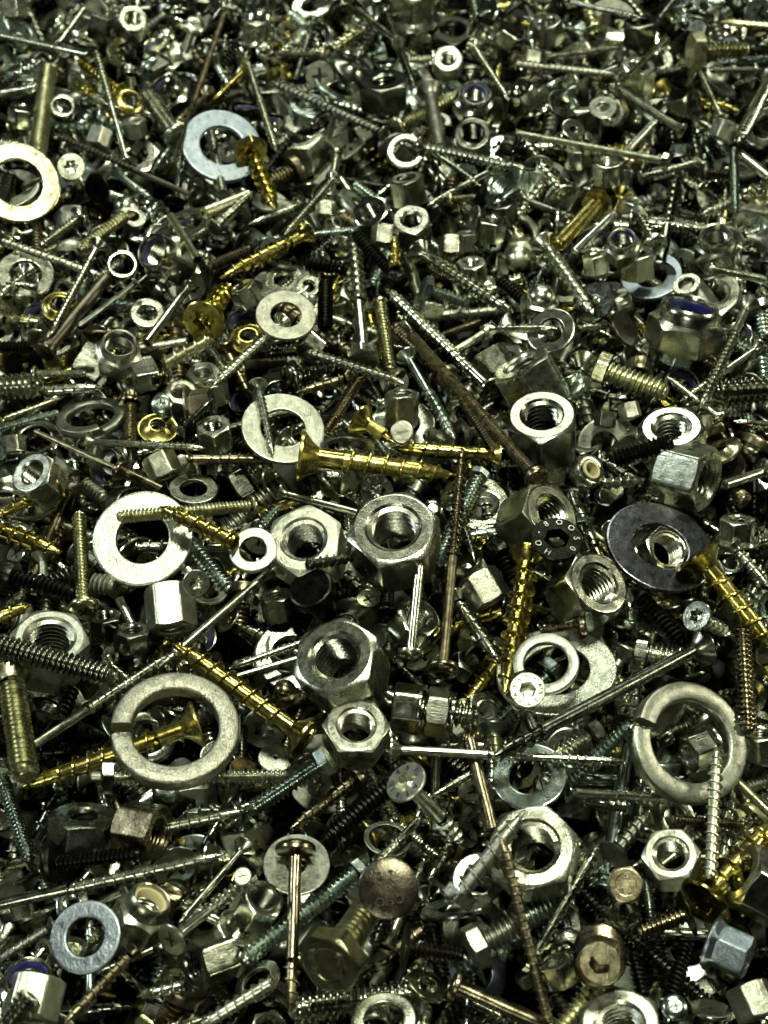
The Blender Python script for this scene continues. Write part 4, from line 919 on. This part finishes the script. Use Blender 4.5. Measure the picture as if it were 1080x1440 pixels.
# labels: what it is, then where it lies beside things one can find
LM = [(np.array(e['px']), e['k']['lm'], e) for e in keep if e['hero'] and e['k'].get('lm')]
used = set()
def size_word(e):
    s = e['spec'].L
    if e['name'].endswith('nut') or 'washer' in e['name']: return 'tiny' if s < 6.5 else 'small' if s < 9 else 'medium' if s < 12.5 else 'large'
    return 'tiny' if s < 13 else 'short' if s < 21 else 'medium' if s < 34 else 'long'
KW = {'wood_screw': 'wood screw', 'machine_screw': 'machine screw', 'hex_bolt': 'hex bolt', 'socket_screw': 'socket screw', 'threaded_rod': 'threaded stud', 'pin': 'pin', 'smooth_screw': 'smooth screw',
      'hex_nut': 'hex nut', 'lock_nut': 'lock nut', 'flange_nut': 'flange nut', 'cap_nut': 'cap nut', 'flat_washer': 'flat washer', 'split_lock_washer': 'split washer', 'dished_washer': 'dished washer',
      'lag_bolt': 'lag bolt', 'carriage_bolt': 'carriage bolt', 'bushing': 'bushing'}
def pose(e):
    n = e['R'][:, 2]; up = abs(n[2])
    if e['name'].endswith('nut'): return 'lying flat' if up > .8 else 'tilted' if up > .45 else 'on edge'
    if 'washer' in e['name']: return 'lying flat' if up > .85 else 'tilted'
    if up > .75: return 'upright'
    x, y = n@RGT, n@UPV; a = math.degrees(math.atan2(y, x)) % 360
    return ['head right', 'head upper right', 'head up', 'head upper left', 'head left', 'head lower left', 'head down', 'head lower right'][int((a+22.5)//45) % 8]
def relation(dx, dy, dist):
    a = math.degrees(math.atan2(-dy, dx)) % 360
    w8 = ['right of', 'above right of', 'above', 'above left of', 'left of', 'below left of', 'below', 'below right of'][int((a+22.5)//45) % 8]
    return (('touching and ' if dist < 30 else 'just ' if dist < 60 else '')+w8) if dist < 100 else 'farther '+w8
def auto_label(e):
    p = np.array(e['px']); base = f"{size_word(e)} {MATW[e['mat']]} {KW[e['name']]}"; ps = pose(e)
    near = sorted([(float(np.linalg.norm(p-q)), nm, q) for q, nm, ee in LM if ee is not e], key=lambda t: t[0])[:9]
    cands = []
    for dist, nm, q in near[:3]:
        r = relation(p[0]-q[0], p[1]-q[1], dist); cands.append(f"{base}, {ps}, {r} the {nm}")
    for a in range(5):
        for b in range(a+1, 6): cands.append(f"{base}, {ps}, between {near[a][1]} and {near[b][1]}")
    for dist, nm, q in near[3:]:
        r = relation(p[0]-q[0], p[1]-q[1], dist); cands.append(f"{base}, {ps}, {r} the {nm}")
    for c in cands:
        if c not in used and len(c.replace(',', '').split()) <= 16: used.add(c); return c
    for dist, nm, q in near:
        for extra in ('half buried', 'deep down', 'partly covered'):
            c = f"{extra} {base}, {relation(p[0]-q[0], p[1]-q[1], dist)} the {nm}"
            if c not in used and len(c.replace(',', '').split()) <= 16: used.add(c); return c
    return cands[0]
GRP = {'wood_screw': 'wood screws in the heap', 'machine_screw': 'machine screws in the heap', 'hex_bolt': 'hex bolts in the heap', 'hex_nut': 'hex nuts in the heap', 'flat_washer': 'flat washers in the heap'}
for e in keep:
    if e['hero'] and e['k'].get('lab'): e['label'] = e['k']['lab']; used.add(e['label'])
for e in keep:
    if 'label' not in e: e['label'] = auto_label(e)
for e in keep: build(e, e['label'], KW[e['name']]+'s in the heap')

# the dark under-layer nobody could count, one mesh
mb = MB(); mi = []; mnames = list(MAT)
dr = random.Random(5)
def simple(L, d):
    m = MB(); A = ang(8); n = int(L/1.2); z = -np.arange(n)*1.2; r = np.where(np.arange(n) % 2 == 0, d/2, d/2*.8)
    rows = [ringp(d*.95, 0, A), ringp(d*.95, -.5, A)]+[ringp(r[i], z[i]-.8, A) for i in range(n)]
    m.grid(np.stack(rows)); m.fan(rows[0], (0, 0, 0)); return m
SM = [simple(14, 3), simple(24, 4), simple(32, 4)]; NM = nut_mesh(9, 7, 2.8)
def put(o, R, t, mat):
    for q in o.q: mi.append(np.full(len(q), mnames.index(mat)))
    mb.add(o, R, t)
tmi = []
for e in deep:
    for p in e['spec'].parts:
        nq = sum(len(q) for q in p[1].q); nt_ = sum(len(q) for q in p[1].t); m_ = mnames.index(p[2] if len(p) > 2 else e['mat'])
        mi.append(np.full(nq, m_)); tmi.append(np.full(nt_, m_)); mb.add(p[1], e['R'], e['t'])
for n_ in range(1100):
    y = -150+390*dr.random(); dep = (np.array([0, y, 0])-CAMP)@FWD; hw = dep*math.tan(HALF)*.75+42; x = dr.uniform(-hw, hw)
    th = dr.uniform(0, 2*PI); el = dr.uniform(-.4, .4); n = np.array([math.cos(th)*math.cos(el), math.sin(th)*math.cos(el), math.sin(el)])
    o = dr.choice(SM+[NM]); t = np.array([x, y, dr.uniform(-25, -15)]); m_ = mnames.index(dr.choice(['zinc', 'steel', 'dark', 'grey', 'bronze', 'gold', 'black', 'dark']))
    mi.append(np.full(sum(len(q) for q in o.q), m_)); tmi.append(np.full(sum(len(q) for q in o.t), m_)); mb.add(o, framex(n), t)
me = mb.mesh('fastener_underlayer')
for nme in mnames: me.materials.append(MAT[nme])
me.polygons.foreach_set('material_index', np.concatenate(mi+tmi).astype(np.int32))
o = bpy.data.objects.new('fastener_underlayer', me); C.objects.link(o); o['kind'] = 'stuff'; o['category'] = 'fasteners'
o['label'] = 'dark jumble of screws and nuts deep between the upper fasteners'
print('deep tris', sum(len(q) for q in mb.q)*2)

# the surface the heap lies on
bm = MB(); g = np.array([[[-2000, -2000, -32], [2000, -2000, -32]], [[-2000, 2000, -32], [2000, 2000, -32]]], float); bm.grid(g, close=False)
gm = bpy.data.materials.new('dark_bench'); gm.use_nodes = True; b = gm.node_tree.nodes['Principled BSDF']; b.inputs['Roughness'].default_value = .8
nz = gm.node_tree.nodes.new('ShaderNodeTexNoise'); nz.inputs['Scale'].default_value = 60; rp = gm.node_tree.nodes.new('ShaderNodeValToRGB')
rp.color_ramp.elements[0].color = (.008, .008, .007, 1); rp.color_ramp.elements[1].color = (.02, .019, .016, 1)
gm.node_tree.links.new(nz.outputs[0], rp.inputs[0]); gm.node_tree.links.new(rp.outputs[0], b.inputs['Base Color'])
me = bm.mesh('ground', sharp=None); me.materials.append(gm); o = bpy.data.objects.new('ground', me); C.objects.link(o); o['kind'] = 'structure'
